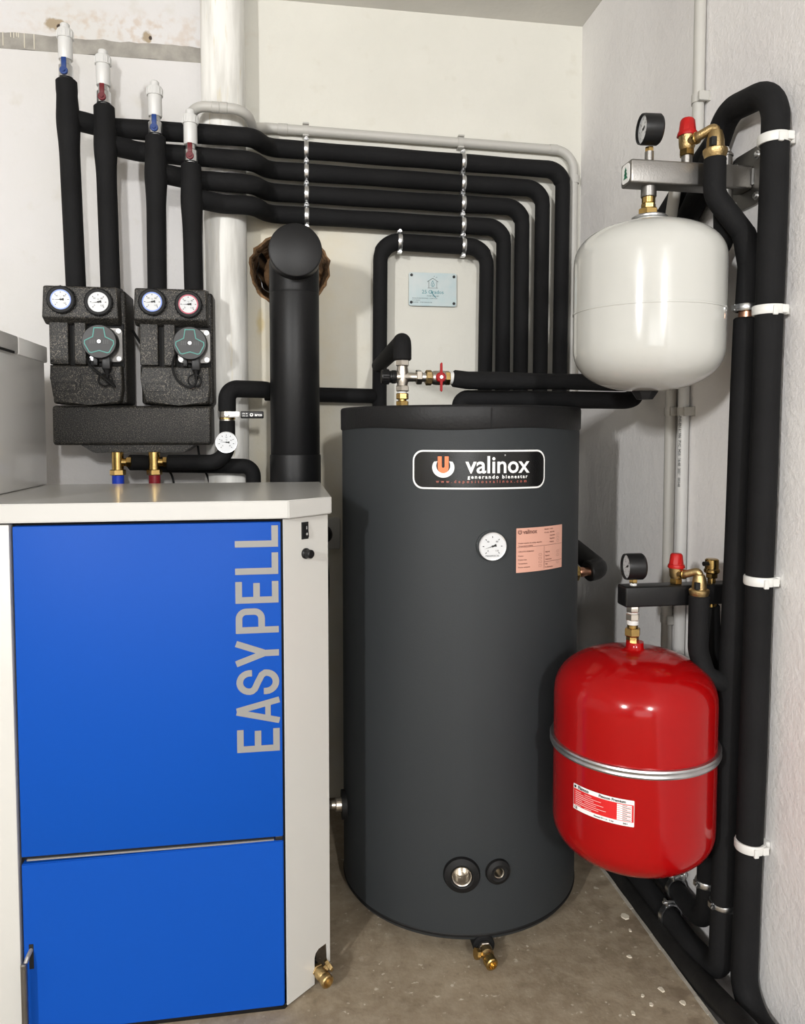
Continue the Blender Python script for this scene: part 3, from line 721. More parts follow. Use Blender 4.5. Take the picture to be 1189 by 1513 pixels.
# brass tees to the boiler
def tee(x, sleeve, label):
    t = thing('brass_tee', label, 'pipe fitting', (x, 2.07, .996), 'brass tees under the manifold')
    part('body', Cy((x, 2.07, 1.018), (0, 0, 1), .0150, .053, 24, .001), M['brass'], t)
    part('side_branch', Cy((x + .008, 2.07, 1.044), (1, 0, 0), .0105, .018, 20), M['brass'], t)
    part('side_nut', hexnut(N(), (x + .022, 2.07, 1.044), (1, 0, 0), .0145, .014), M['brass'], t)
    part('lower_nut', hexnut(N(), (x, 2.07, 1.010), (0, 0, 1), .0200, .015, .3), M['brass'], t)
    part('pipe_sleeve', Cy((x, 2.07, .93), (0, 0, 1), .0150, .081, 24), M[sleeve], t, 'blue sleeve' if 'blue' in sleeve else 'maroon sleeve')
tee(-.4246, 'blue_sleeve', 'brass tee on a blue sleeve under the manifold')
tee(-.3327, 'red_sleeve', 'brass tee on a maroon sleeve under the manifold, right of the blue one')
# short link behind the second tee, going on to the right-hand elbow
t = thing('insulated_pipe', 'black insulated pipe low behind the brass tees, with an elbow left of the flue', 'pipe', (-.395, 2.125, 1.03))
part('sleeve', Tb(fillet([(-.396, 2.07, 1.043), (-.365, 2.09, 1.042), (-.31, 2.120, 1.034), (-.0795, 2.120, 1.029), (-.0790, 2.120, .86)], [.03, .03, .028], 8), .0205, 24), M['foam'], t)
# gauge pipe
t = thing('insulated_pipe', 'black insulated pipe rising past the round gauge and bending right behind the flue', 'pipe', (-.30, 2.07, 1.02))
part('lower_sleeve', Tb(fillet([(-.300, 2.07, 1.0425), (-.144, 2.07, 1.042), (-.144, 2.07, 1.155)], [.05], 10), 0, 24, lambda s, p: .0205, step=.02), M['foam'], t)
part('valve_body', Cy((-.144, 2.07, 1.152), (0, 0, 1), .0195, .026, 24, .001), M['nickel'], t, 'nickel ball valve body')
part('valve_ring', Cy((-.144, 2.07, 1.156), (0, 0, 1), .0208, .006, 24, .001), M['brass'], t, 'brass ring')
part('upper_sleeve', Tb(fillet([(-.144, 2.07, 1.177), (-.144, 2.07, 1.238), (-.050, 2.12, 1.239), (.02, YI, 1.234)], [.05, .035], 10), 0, 24, lambda s, p: .0232 if p.y < 2.13 else .0215, step=.02), M['foam'], t)
bm = N(); box(bm, -.150, -.130, 2.042, 2.054, 1.160, 1.178, .002); cyl(bm, (-.144, 2.054, 1.169), (0, -1, 0), .0065, .016, 16, .001); part('valve_stem', bm, M['nickel'], t)
bm = N(); box(bm, -.137, -.110, 2.0375, 2.041, 1.161, 1.177, .001); part('lever_arm', bm, M['zinc'], t)
bm = N(); box(bm, -.1075, -.048, 2.0365, 2.0425, 1.1585, 1.1775, .0025); lv = part('lever_grip', bm, M['blackpaint'], t)
f = lambda u, v: (-.078 + u, 2.0362, 1.168 + v)
bm = N(); text(bm, 'arco', .0105, f, .0165, 0, .0003); ribbon(bm, [(-.0015 + .0036 * math.cos(a), .0036 * math.sin(a)) for a in [2 * PI * k / 16 for k in range(16)]], .0016, f, closed=True); ribbon(bm, [(-.0035, -.001), (.001, -.001)], .001, f)
text(bm, 'PN 40', .0050, f, -.018, .003); text(bm, 'DN 20', .0050, f, -.018, -.003); part('lettering', bm, M['white_ink'], lv)
case = dial_gauge(t, 'thermometer', (-.145, 2.038, 1.096), (0, -1, 0), .0285, .014, 'zinc', 'dial', 176, None, 9, .08)
for pts, lb in (([(-.232, 2.17, 1.085), (-.225, 2.175, 1.04), (-.205, 2.18, .99), (-.200, 2.18, .94)], 'thin black cord dropping behind the brass tees, just left of the soil pipe'), ([(-.318, 2.19, 1.02), (-.305, 2.19, 1.0), (-.295, 2.19, .95)], 'short thin black cord behind the maroon sleeved tee')):
    single('power_cord', Tb(catmull(pts, 6), .003, 8), M['rubber'], lb, 'cord')

# ------------------------------------------------------------------ pellet boiler
YB = 1.435
t = thing('pellet_boiler', 'blue and white cabinet boiler with tall grey lettering on its upper door', 'boiler', (-.40, 1.70, 0))
# carcass with chamfered right front corner
pts = [(-.98, YB + .022), (.004, YB + .022), (.082, YB + .098), (.082, 1.955), (-.98, 1.955)]
bm = N(); prism(bm, pts, lambda x, y: (x, y, .06), lambda x, y: (x, y, .962)); part('carcass', bm, M['dark'], t)
bm = N(); prism(bm, [(.0825, YB + .080), (.0865, YB + .080), (.0865, 1.955), (.0825, 1.955)], lambda x, y: (x, y, .05), lambda x, y: (x, y, .960)); part('side_panel', bm, M['cab_white'], t)
pts = [(-.97, YB + .022), (-.02, YB + .022), (.060, YB + .095), (.060, 1.93), (-.97, 1.93)]
bm = N(); prism(bm, pts, lambda x, y: (x, y, 0), lambda x, y: (x, y, .062)); part('plinth', bm, M['blackpaint'], t)
pts = [(-.96, YB + .002), (-.004, YB + .002), (.004, YB + .012), (-.0, 1.5), (-.96, 1.5)]
bm = N(); prism(bm, pts, lambda x, y: (x, y, .000), lambda x, y: (x, y, .010)); part('sill', bm, M['blackpaint'], t)
part('left_panel', B(-.985, -.4815, YB - .002, YB + .022, .012, .957, .002), M['cab_white'], t)
bm = N(); box(bm, -.4765, -.0045, YB, YB + .020, .3465, .9535, .002); up = part('upper_door', bm, M['blue'], t)
# lower door with a slot for the latch
bm = N()
lp = [(-.4765, .008), (-.0065, .008), (-.0045, .012), (-.0045, .3385), (-.4765, .3335)]
prism(bm, lp, lambda x, z: (x, YB, z), lambda x, z: (x, YB + .020, z)); bmesh.ops.bevel(bm, geom=[e for e in bm.edges], offset=.0016, segments=2, affect='EDGES'); ld = part('lower_door', bm, M['blue'], t)
part('latch_slot', B(-.4675, -.4595, YB - .0008, YB + .001, .135, .182, .0003, 1), M['dark'], ld)
bm = N(); cyl(bm, (-.4705, YB - .020, -.0 + .02), (0, 0, 1), .0058, .140, 20, .002); part('handle', bm, M['steel'], ld, 'grey upright door handle')
bm = N(); tube(bm, [(-.4705, YB - .020, .152), (-.466, YB - .012, .166), (-.4635, YB + .002, .172)], .0038, 10); part('handle_arm', bm, M['cast'], ld)
bm = N(); box(bm, -.020, -.0055, YB + .002, YB + .018, .332, .3465, .001); cyl(bm, (-.012, YB + .008, .340), (0, 0, 1), .005, .009, 14); part('hinge', bm, M['black'], t)
bm = N(); box(bm, -.020, -.0055, YB + .002, YB + .018, .006, .018, .001); cyl(bm, (-.012, YB + .008, .010), (0, 0, 1), .005, .009, 14); part('hinge', bm, M['black'], t)
part('door_gap_rail', B(-.470, -.022, YB + .006, YB + .020, .336, .348), M['blackpaint'], t)
part('door_gap_strip', B(-.468, -.022, YB + .003, YB + .007, .3375, .3405), M['cast'], t)
# chamfer panel with notch
A0 = Vector((.0015, YB + .003)); A1 = Vector((.0885, YB + .081)); Lc = (A1 - A0).length; dr = (A1 - A0) / Lc; nn = Vector((dr.y, -dr.x))
def CP(u, z, e=0.0): p = A0 + dr * u + nn * e; return (p.x, p.y, z)
outl = [(0, .958), (0, .006), (Lc * .50, .006), (Lc * .62, .010)]
outl += [(Lc * .62, .060)] + [(Lc * .62 + .010 * (1 - math.cos(a)), .060 + .012 * math.sin(a)) for a in (PI / 6, PI / 3, PI / 2)] + [(Lc * .90, .074), (Lc * .92, .070), (Lc * .93, .030), (Lc, .030), (Lc, .958)]
outl = [(0, .958), (0, .006), (Lc * .62, .006), (Lc * .62, .060), (Lc * .65, .069), (Lc * .72, .074), (Lc * .90, .074), (Lc * .93, .070), (Lc * .945, .030), (Lc, .030), (Lc, .958)]
bm = N(); prism(bm, outl, lambda u, z: CP(u, z, 0), lambda u, z: CP(u, z, -.003)); cp = part('corner_panel', bm, M['cab_white'], t, angle=20)
# rocker switch and thermostat cap
bm = N(); prism(bm, [(.045, .915), (.062, .915), (.062, .948), (.045, .948)], lambda u, z: CP(u, z, 0), lambda u, z: CP(u, z, .0018)); sw = part('switch_frame', bm, M['dark'], cp)
bm = N(); prism(bm, [(.049, .919), (.059, .919), (.059, .944), (.049, .944)], lambda u, z: CP(u, z, .001), lambda u, z: CP(u, z, .0035 + (.944 - z) * .12)); part('rocker', bm, M['black'], t)
bm = N(); ribbon(bm, [(.054, .934), (.054, .940)], .0010, lambda u, z: CP(u, z, .0055)); ribbon(bm, [(.054 + .0018 * math.cos(a), .925 + .0018 * math.sin(a)) for a in [2 * PI * k / 10 for k in range(10)]], .0008, lambda u, z: CP(u, z, .0062), closed=True); part('switch_marks', bm, M['white_ink'], t)
bm = L(CP(.055, .8865), (nn.x, nn.y, 0), [(.0105, 0), (.0105, .003), (.0085, .005), (.0085, .016), (.007, .018), (0, .018)], 24); part('thermostat_cap', bm, M['black'], t)
# cover
pts = [(-1.0, YB - .008), (.0105, YB - .008), (.0955, YB + .068), (.0955, 1.965), (-1.0, 1.965)]
bm = N(); prism(bm, pts, lambda x, y: (x, y, .9605), lambda x, y: (x, y, .9945)); bmesh.ops.bevel(bm, geom=[e for e in bm.edges], offset=.0018, segments=3, affect='EDGES'); part('top_cover', bm, M['lid_white'], t, angle=25)

# tall lettering, read from the bottom upwards: u along the door, v towards the left
H_ = .0795; TK = .0122; YL = YB - .0006
_ly = [0]
def lt(u0): return lambda u, v: (-.0095 - v, YL - .00012 * _ly[0], u0 + u)
_rib = ribbon
def ribbon(*a, **k):
    _ly[0] = (_ly[0] + 1) % 5
    return _rib(*a, **k)
bm = N()
def E_(u0, w):
    f = lt(u0); ribbon(bm, [(TK / 2, 0), (TK / 2, H_)], TK, f)
    ribbon(bm, [(TK * .9, TK / 2), (w, TK / 2)], TK, f); ribbon(bm, [(TK * .9, H_ - TK / 2), (w, H_ - TK / 2)], TK, f); ribbon(bm, [(TK * .9, H_ * .51), (w * .93, H_ * .51)], TK, f)
def L_(u0, w):
    f = lt(u0); ribbon(bm, [(TK / 2, 0), (TK / 2, H_)], TK, f); ribbon(bm, [(TK * .9, TK / 2), (w, TK / 2)], TK, f)
def A_(u0, w):
    f = lt(u0); ribbon(bm, [(TK * .5, 0), (w / 2 - .001, H_)], TK * .95, f); ribbon(bm, [(w - TK * .5, 0), (w / 2 + .001, H_)], TK * .95, f); ribbon(bm, [(w * .25, H_ * .27), (w * .75, H_ * .27)], TK * .85, f)
def Y_(u0, w):
    f = lt(u0); ribbon(bm, [(w / 2, 0), (w / 2, H_ * .45)], TK, f); ribbon(bm, [(w / 2 - .001, H_ * .36), (TK * .5, H_)], TK * .98, f); ribbon(bm, [(w / 2 + .001, H_ * .36), (w - TK * .5, H_)], TK * .98, f)
def P_(u0, w):
    f = lt(u0); ribbon(bm, [(TK / 2, 0), (TK / 2, H_)], TK, f); r = .0135; xc = w - r - TK / 2; y1 = H_ - TK / 2; y0 = H_ * .40
    p = [(TK * .9, y1), (xc, y1)] + [(xc + r * math.sin(a), y1 - r + r * math.cos(a)) for a in [PI / 2 * k / 6 for k in range(1, 7)]] + [(xc + r * math.sin(a), y0 + r + r * math.cos(a)) for a in [PI / 2 + PI / 2 * k / 6 for k in range(0, 7)]] + [(TK * .9, y0)]
    ribbon(bm, p, TK, f)
def S_(u0, w):
    f = lt(u0); cx = w / 2; r = w / 2 - TK / 2; k1 = .0205
    pts = [(w - TK / 2, H_ * .635)] + [(cx + r * math.cos(a), H_ - TK / 2 - r * 1.05 + r * 1.05 * math.sin(a)) for a in [math.radians(5 + 175 * k / 12) for k in range(13)]]
    pts += [(TK / 2 + .0010, H_ * .635), (TK / 2 + .005, H_ * .575), (cx, H_ * .50), (w - TK / 2 - .004, H_ * .41), (w - TK / 2, H_ * .33)]
    pts += [(cx + r * math.cos(a), TK / 2 + r * 1.05 + r * 1.05 * math.sin(a)) for a in [math.radians(0 - 178 * k / 12) for k in range(13)]] + [(TK / 2, H_ * .365)]
    ribbon(bm, pts, TK, f)
E_(0.5158, .044); A_(0.5686, .0525); S_(0.6265, .0475); Y_(0.6801, .0510)
P_(0.744, .0475); E_(0.8011, .0410); L_(0.8554, .0410); L_(0.9069, .0405)
ribbon = _rib
part('lettering', bm, M['silver_print'], up, 'tall silver-grey lettering read from the bottom up')

# brass drain cock at the boiler foot
t = thing('drain_cock', 'brass drain cock in the notch at the foot of the white boiler panel', 'valve', (.073, 1.49, 0))
b0 = Vector((.058, 1.500, .032)); ax = Vector((.45, -.85, -.06)).normalized()
part('stub', Cy(b0 - ax * .02, ax, .0085, .032, 18), M['steel'], t)
part('nut', hexnut(N(), b0 + ax * .004, ax, .0135, .009), M['cast_brass'], t)
part('body', L(b0 + ax * .012, ax, [(.009, 0), (.0125, .004), (.0125, .018), (.010, .022), (.013, .026), (.0135, .036), (.0115, .038), (.0095, .038), (.0085, .030), (0, .030)], 24), M['cast_brass'], t)
part('side_knob', L(b0 + ax * .020, (.8, .35, .45), [(.007, .008), (.007, .016), (.0125, .017), (.0125, .024), (0, .025)], 8), M['cast_brass'], t)

# ------------------------------------------------------------------ pellet hopper on the left
t = thing('fuel_hopper', 'tall silver-grey fuel hopper standing on the left end of the boiler cover', 'hopper', (-.80, 1.72, .9945))
part('body', B(-1.05, -.5665, 1.30, 1.958, .9950, 1.306, .004), M['hopper'], t)
bm = N(); box(bm, -1.05, -.562, 1.30, 1.762, 1.290, 1.329, .0035); part('front_lid', bm, M['hopper'], t)
bm = N(); box(bm, -1.05, -.562, 1.766, 1.968, 1.290, 1.329, .0035); part('rear_lid', bm, M['hopper'], t)
part('lid_slot', B(-.5640, -.5610, 1.36, 1.735, 1.2895, 1.2945), M['dark'], t)

# ------------------------------------------------------------------ storage tank
TX, TY, TR = .425, 1.80, .284
t = thing('storage_tank', 'tall round dark grey storage tank with a black cover and white-rimmed label', 'water tank', (TX, TY, 0))
jk = part('jacket', L((TX, TY, .034), (0, 0, 1), [(0, 0), (.262, 0), (.278, .004), (.2830, .012), (.2835, .018), (TR, .022), (TR, 1.10), (.280, 1.112), (0, 1.112)], 128, cap=False), M['jacket'], t)
part('bottom_seam', L((TX, TY, .046), (0, 0, 1), [(.2835, 0), (.2853, .002), (.2853, .006), (.2838, .008)], 96, cap=False), M['rubber'], t)
bm = L((TX, TY, 1.129), (0, 0, 1), [(.2855, 0), (.2872, .003), (.2874, .044), (.2862, .0475), (.2835, .0495), (.20, .0500), (0, .0505)], 128, cap=False)
for v in bm.verts:
    if v.co.z < 1.14: v.co.z += .0025 * math.sin(5 * math.atan2(v.co.x - TX, v.co.y - TY))
part('cover', bm, M['tank_lid'], t)
for a in (35, 125, 215, 305): part('foot', Cy((TX + .19 * math.cos(math.radians(a)), TY + .19 * math.sin(math.radians(a)), 0), (0, 0, 1), .022, .036, 16), M['black'], t)
part('cover_seam', B(.4235, .4265, TY - .2892, TY - .2868, 1.131, 1.172, .0006, 1), M['rubber'], t)
def TC(a, z, e=.001):
    """point on the jacket: a in degrees from the front, positive to the right"""
    q = math.radians(a); return (TX + (TR + e) * math.sin(q), TY - (TR + e) * math.cos(q), z)
def tcf(a0, z0, e=.001): return lambda u, v: TC(a0 + math.degrees(u / TR), z0 + v, e)
def curved_patch(bm, outline_halfw, z0, z1, fn, r=0.0, n=24):
    """rounded rectangle wrapped on the tank, cut in thin columns"""
    cols = []
    for k in range(n + 1):
        u = -outline_halfw + 2 * outline_halfw * k / n; du = outline_halfw - abs(u); ins = 0
        if du < r: ins = r - math.sqrt(max(0, r * r - (r - du) ** 2))
        cols.append((u, z0 + ins, z1 - ins))
    for k in range(n):
        a, b = cols[k], cols[k + 1]
        for q in range(1): bm.faces.new([bm.verts.new(fn(*p)) for p in ((a[0], a[1]), (b[0], b[1]), (b[0], b[2]), (a[0], a[2]))])
    return bm
def dense(hw, r, n=20):
    return None
AL = (-33.16 + 26.21) / 2; HW = math.radians((26.21 + 33.16) / 2) * TR; ZL = 1.0445
def patch2(bm, hw, z0, z1, fn, r):
    us = [-hw + r * (1 - math.cos(PI / 2 * k / 6)) for k in range(7)]; us += [-hw + r + (2 * hw - 2 * r) * k / 20 for k in range(1, 20)]; us += [hw - r * (1 - math.cos(PI / 2 * k / 6)) for k in range(6, -1, -1)]
    cols = []
    for u in us:
        du = hw - abs(u); ins = r - math.sqrt(max(0, r * r - (r - du) ** 2)) if du < r else 0
        cols.append((bm.verts.new(fn(u, z0 + ins)), bm.verts.new(fn(u, z1 - ins))))
    for k in range(len(cols) - 1):
        try: bm.faces.new((cols[k][0], cols[k + 1][0], cols[k + 1][1], cols[k][1]))
        except ValueError: pass
    return bm
fn = tcf(AL, ZL, .0012); bm = patch2(N(), HW, -.0405, .0405, fn, .022); lab = part('name_label', bm, M['white_ink'], t, 'black rounded name label with a white rim')
bm = patch2(N(), HW - .0035, -.0370, .0370, tcf(AL, ZL, .0016), .0195); part('label_field', bm, M['label_black'], lab)
f2 = tcf(AL, ZL, .0021)
bm = N(); text(bm, 'valinox', .0500, f2, .0340, .0085, .0007, sx=.97); part('lettering', bm, M['white_ink'], lab)
bm = N(); text(bm, 'generando bienestar', .0102, f2, .0340, -.0150, .0003, sx=1.08, spacing=1.40); ribbon(bm, [(.0470 + .0012 * math.cos(a), .0300 + .0012 * math.sin(a)) for a in [2 * PI * k / 10 for k in range(10)]], .0005, f2, closed=True); part('small_lettering', bm, M['white_ink'], lab)
bm = N(); text(bm, 'www.depositosvalinox.com', .0088, f2, .0005, -.0245, .0001, sx=1.0, spacing=1.95); part('web_lettering', bm, M['dull_red_ink'], lab)
bm = N(); n = 40; ring = [(-.0815 + .0230 * math.cos(a), .0045 + .0210 * math.sin(a)) for a in [math.radians(35 - 250 * k / n) for k in range(n + 1)]]
inn = [(-.0815 + .0145 * math.cos(a), .0085 + .0155 * math.sin(a)) for a in [math.radians(35 - 250 * k / n) for k in range(n + 1)]]
for k in range(n): poly(bm, [ring[k], ring[k + 1], inn[k + 1], inn[k]], f2)
part('emblem_ring', bm, M['white_ink'], lab)
bm = N(); f3 = tcf(AL, ZL, .0024)
def ushape(cx, top, w, rad, bot, n=12): return [(cx - w, top)] + [(cx + w * math.cos(a), bot + w * math.sin(a)) for a in [PI + PI * k / n for k in range(n + 1)]] + [(cx + w, top)]
o = ushape(-.0815, .0275, .0112, 0, .0040); i_ = ushape(-.0815, .0275, .0030, 0, .0070)
for k in range(len(o) - 1): poly(bm, [o[k], o[k + 1], i_[k + 1], i_[k]], f3)
part('emblem_letter', bm, M['orange'], lab, 'orange letter U of the emblem')
# thermometer
tc_ = Vector(TC(.25, .8868, .012)); nrm = Vector((math.sin(math.radians(.25)), -math.cos(math.radians(.25)), 0))
dial_gauge(t, 'thermometer', tc_, nrm, .0300, .014, 'zinc', 'dial', 197, None, 7, .10, word='MAXIMOCAL')
part('thermometer_well', L(Vector(TC(.25, .8868, -.006)), nrm, [(.0322, 0), (.0322, .0075), (.030, .009)], 32), M['jacket'], t)
# data label
am = (11.5 + 38.75) / 2; hw = math.radians((38.75 - 11.5) / 2) * TR; z0, z1 = .8268, .9208
f = tcf(am, (z0 + z1) / 2, .0014); hh = (z1 - z0) / 2
bm = patch2(N(), hw, -hh, hh, f, .001); dl = part('data_label', bm, M['pink'], t, 'salmon pink data label')
f = tcf(am, (z0 + z1) / 2, .0019); bm = N()
def hl(u0, u1, v, tk=.0007):
    n = 6; ribbon(bm, [(u0 + (u1 - u0) * k / n, v) for k in range(n + 1)], tk, f)
hl(-hw + .002, hw - .002, .0065); hl(.006, hw - .002, -.0290); ribbon(bm, [(.0055, .005), (.0055, -hh + .003)], .0008, f)
text(bm, 'valinox', .0125, f, -.0335, hh - .0085, .00035); ribbon(bm, [(-.0590 + .0042 * math.cos(a), hh - .0080 + .0042 * math.sin(a)) for a in [math.radians(50 - 280 * k / 20) for k in range(21)]], .0020, f); ribbon(bm, [(-.0590, hh - .004), (-.0590, hh - .009)], .002, f)
for k, (s, u, v) in enumerate([('Modelo', .006, hh - .006), ('V-200', .022, hh - .006), ('N. serie', .006, hh - .013), ('0021746', .023, hh - .013), ('Capacidad', .022, hh - .020), ('Superficie', .022, hh - .027), ('Potencia', .022, hh - .034),
    ('Presion maxima de trabajo deposito', -.063, .0150), ('Temperatura maxima', -.063, .0090), ('CIRCUITO PRIMARIO', -.063, -.003), ('Presion', -.063, -.012), ('Presion max', -.063, -.020), ('Temperatura', -.063, -.028), ('Presion serpentin', -.063, -.036), ('Material', .009, -.008), ('Espesor', .009, -.016), ('Aislamiento', .009, -.024), ('Volt', .009, -.034), ('N. Fabricacion', .009, -.041)]):
    text(bm, s, .0042, f, u, v, .00006, 'LEFT')
for u, v in [(.050, hh - .020), (.050, hh - .027), (.050, hh - .034), (-.006, -.012), (-.006, -.020), (-.006, -.028), (-.006, -.036), (.050, -.010), (.050, -.018), (.050, -.034)]: ribbon(bm, rrect(u - .004, u + .004, v - .002, v + .002, .0006, 2), .0004, f, closed=True)
part('print', bm, M['brown_ink'], dl)
# bottom sockets: bore the jacket, then line each bore
def bore(o, c, nv, r, depth):
    bm = cyl(bmesh.new(), Vector(c) - nv * depth, nv, r, depth + .03, 40); bmesh.ops.recalc_face_normals(bm, faces=bm.faces)
    me = bpy.data.meshes.new('bore'); bm.to_mesh(me); bm.free(); cut = bpy.data.objects.new('bore', me); col.objects.link(cut)
    md = o.modifiers.new('bore', 'BOOLEAN'); md.operation = 'DIFFERENCE'; md.solver = 'EXACT'; md.object = cut
    bpy.context.view_layer.update(); dg = bpy.context.evaluated_depsgraph_get()
    new = bpy.data.meshes.new_from_object(o.evaluated_get(dg)); o.modifiers.clear(); o.data = new
    bpy.data.objects.remove(cut)
for a, z, r2 in ((-11.53, .1849, .0205), (4.12, .1881, .0108)):
    q = math.radians(a); bore(jk, TC(a, z, 0), Vector((math.sin(q), -math.cos(q), 0)), r2 * 1.06, .045)
for a, z, r1, r2, lb in ((-11.53, .1849, .0385, .0205, 'larger'), (4.12, .1881, .0270, .0108, 'smaller')):
    q = math.radians(a); nv = Vector((math.sin(q), -math.cos(q), 0)); c = Vector(TC(a, z, -.004))
    g = part('grommet', L(c, nv, [(r1 * 1.02, 0), (r1 * 1.02, .005), (r1 * .96, .0105), (r1 * .66, .0145), (r2 * 1.1, .0135), (r2 * 1.05, .002)], 40, cap=False), M['rubber'], t, 'black rubber ring round the %s socket' % lb)
    part('socket', L(c, nv, [(0, -.036), (r2 * .84, -.036), (r2 * .84, -.020)] + [(r2 * (.90 if k % 2 else .84), -.018 + .0024 * k) for k in range(11)] + [(r2 * .92, .0115), (r2 * 1.02, .0125), (r2 * 1.02, -.036)], 40, cap=False), M['nickel'], g, angle=60)

# drain under the tank
t = thing('drain_cock', 'brass drain cock on a black stub under the front of the grey tank', 'valve', (.412, 1.49, 0))
part('sleeve', Tb([(.4185, 1.66, .027), (.4160, 1.513, .027)], .0235, 22), M['foam'], t)
b0 = Vector((.4160, 1.511, .028)); ax = Vector((-.03, -1, 0)).normalized()
part('nut', hexnut(N(), b0, ax, .0150, .009), M['nickel'], t)
part('body', L(b0 + ax * .009, ax, [(.010, 0), (.0135, .003), (.014, .018), (.011, .022), (.0105, .026)], 24), M['cast_brass'], t)
part('outlet', L(b0 + ax * .034 + Vector((0, 0, -.002)), ax + Vector((.25, 0, -.12)), [(.010, 0), (.0135, .003), (.0135, .017), (.0115, .019), (.0080, .019), (.0075, .012), (0, .012)], 24), M['brass'], t)
part('side_knob', L(b0 + ax * .020, (-.93, -.2, .2), [(.007, .010), (.0075, .018), (.0115, .020), (.0115, .027), (0, .028)], 8), M['brass'], t)
# side connections of the tank
t = thing('pipe_elbow', 'black foam elbow with a brass nut and copper stub, right of the grey tank', 'pipe', (.78, 1.82, .77))
part('nut', hexnut(N(), (.709, 1.795, .771), (1, 0, .02), .0215, .022, .2), M['brass'], t)
part('copper_stub', L((.730, 1.795, .7715), (1, 0, .02), [(.011, 0), (.0125, .004), (.0125, .014), (.0108, .018), (.0108, .034)], 20), M['copper'], t)
part('sleeve', Tb(fillet([(.757, 1.800, .772), (.790, 1.808, .776), (.800, 2.0, .80), (.800, 2.175, .80)], [.03, .05], 6), .0265, 24), M['foam_old'], t)
part('lower_sleeve', Tb(fillet([(.66, 2.02, .775), (.745, 1.93, .765), (.80, 2.05, .70), (.83, 2.175, .66)], [.06, .06], 6), .023, 20), M['foam_old'], t)
t = thing('pipe_stub', 'nickel threaded fitting between the boiler and the left side of the grey tank', 'pipe fitting', (.115, 1.78, .23))
part('thread', L((.100, 1.775, .2305), (1, 0, 0), [(.008, 0), (.0095, .002), (.0085, .004), (.0095, .006), (.0085, .008), (.010, .010), (.010, .02)], 20), M['nickel'], t)
part('nut', hexnut(N(), (.118, 1.775, .2305), (1, 0, 0), .0165, .018, .2, 12), M['nickel'], t)
part('grommet', L((.133, 1.775, .2305), (1, 0, 0), [(.034, 0), (.034, .012), (.026, .016)], 24), M['rubber'], t)

# ------------------------------------------------------------------ mixing valve set above the tank
VX, VY = .2690, 1.70
t = thing('mixing_valve', 'nickel mixing valve with black knob and red butterfly tap on the tank cover', 'valve', (VX, VY, 1.1795))
Z0 = 1.1795
part('tail_nut', hexnut(N(), (VX, VY, Z0), (0, 0, 1), .0150, .013, .2), M['brass'], t)
part('tail_pipe', Cy((VX, VY, Z0 + .010), (0, 0, 1), .0095, .016, 20), M['brass'], t)
part('union_nut', hexnut(N(), (VX, VY, Z0 + .0165), (0, 0, 1), .0142, .014), M['brass'], t)
part('white_washer', Cy((VX, VY, Z0 + .0305), (0, 0, 1), .0105, .004, 20), M['white_plastic'], t, 'white thread tape')
part('lower_nut', hexnut(N(), (VX, VY, Z0 + .0345), (0, 0, 1), .0158, .013, .25), M['nickel'], t)
ZV = 1.2465
bm = L((VX, VY, Z0 + .046), (0, 0, 1), [(.0118, 0), (.0125, .006), (.0138, .012), (.0138, .030), (.0125, .040), (.0118, .046)], 24)
lathe(bm, (VX - .014, VY, ZV), (1, 0, 0), [(.0125, 0), (.0135, .008), (.0135, .020), (.0105, .028), (.0100, .044), (.0112, .046)], 24); part('valve_body', bm, M['nickel'], t)
part('upper_nut', hexnut(N(), (VX, VY, 1.2705), (0, 0, 1), .0160, .016, .25), M['nickel'], t)
bm = L((VX - .014, VY, ZV), (-1, 0, 0), [(.0140, 0), (.0150, .002), (.0150, .010), (.0135, .011), (.0135, .015), (.0158, .017), (.0162, .030), (.0150, .034), (0, .034)], 32)
for k in range(18):
    a = 2 * PI * k / 18; cyl(bm, (VX - .031, VY + .0160 * math.cos(a), ZV + .0160 * math.sin(a)), (-1, 0, 0), .0014, .014, 6)
part('knob', bm, M['black'], t, 'black ribbed knob')
x = VX + .031
part('nut', hexnut(N(), (x, VY, ZV), (1, 0, 0), .0172, .013, .3), M['nickel'], t); part('thread', Cy((x + .013, VY, ZV), (1, 0, 0), .0105, .010, 20), M['zinc'], t)
part('nut', hexnut(N(), (x + .022, VY, ZV - .001), (1, 0, 0), .0175, .014, .1, 8), M['cast_brass'], t)
part('tap_body', L((x + .036, VY, ZV - .001), (1, 0, 0), [(.0125, 0), (.0155, .004), (.0165, .012), (.0165, .026), (.0150, .032)], 24), M['nickel'], t)
part('nut', hexnut(N(), (x + .066, VY, ZV - .001), (1, 0, 0), .0168, .012, .3), M['brass'], t); part('white_collar', Cy((x + .078, VY, ZV - .001), (1, 0, 0), .0145, .008, 24), M['white_plastic'], t)
tx_ = x + .0535
bm = N(); cyl(bm, (tx_, VY - .012, ZV - .001), (0, -1, 0), .0112, .013, 24, .002)
for s in (1, -1): prism(bm, [(-.0030, s * .008), (.0030, s * .008), (.0026, s * .030), (.0010, s * .033), (-.0026, s * .030)], lambda u, v: (tx_ + u, VY - .026, ZV - .001 + v), lambda u, v: (tx_ + u, VY - .0225, ZV - .001 + v))
part('butterfly_handle', bm, M['red_lever'], t, 'red butterfly handle'); part('handle_screw', Cy((tx_, VY - .0245, ZV - .001), (0, -1, 0), .0038, .003, 12), M['zinc'], t)
t = thing('insulated_pipe', 'black foam elbow coming off the arched pipe and dropping onto the mixing valve', 'pipe', (VX, VY, 1.285))
part('sleeve', Tb(fillet([(.282, YI - .005, 1.318), (.2725, 1.74, 1.327), (.2690, VY, 1.327), (.2690, VY, 1.2835)], [.0, .026], 8), 0, 26, lambda s, p: .0205, step=.03), M['foam'], t)
t = thing('insulated_pipe', 'black insulated pipe running right from the red butterfly tap to behind the white vessel', 'pipe', (.40, VY, 1.22))
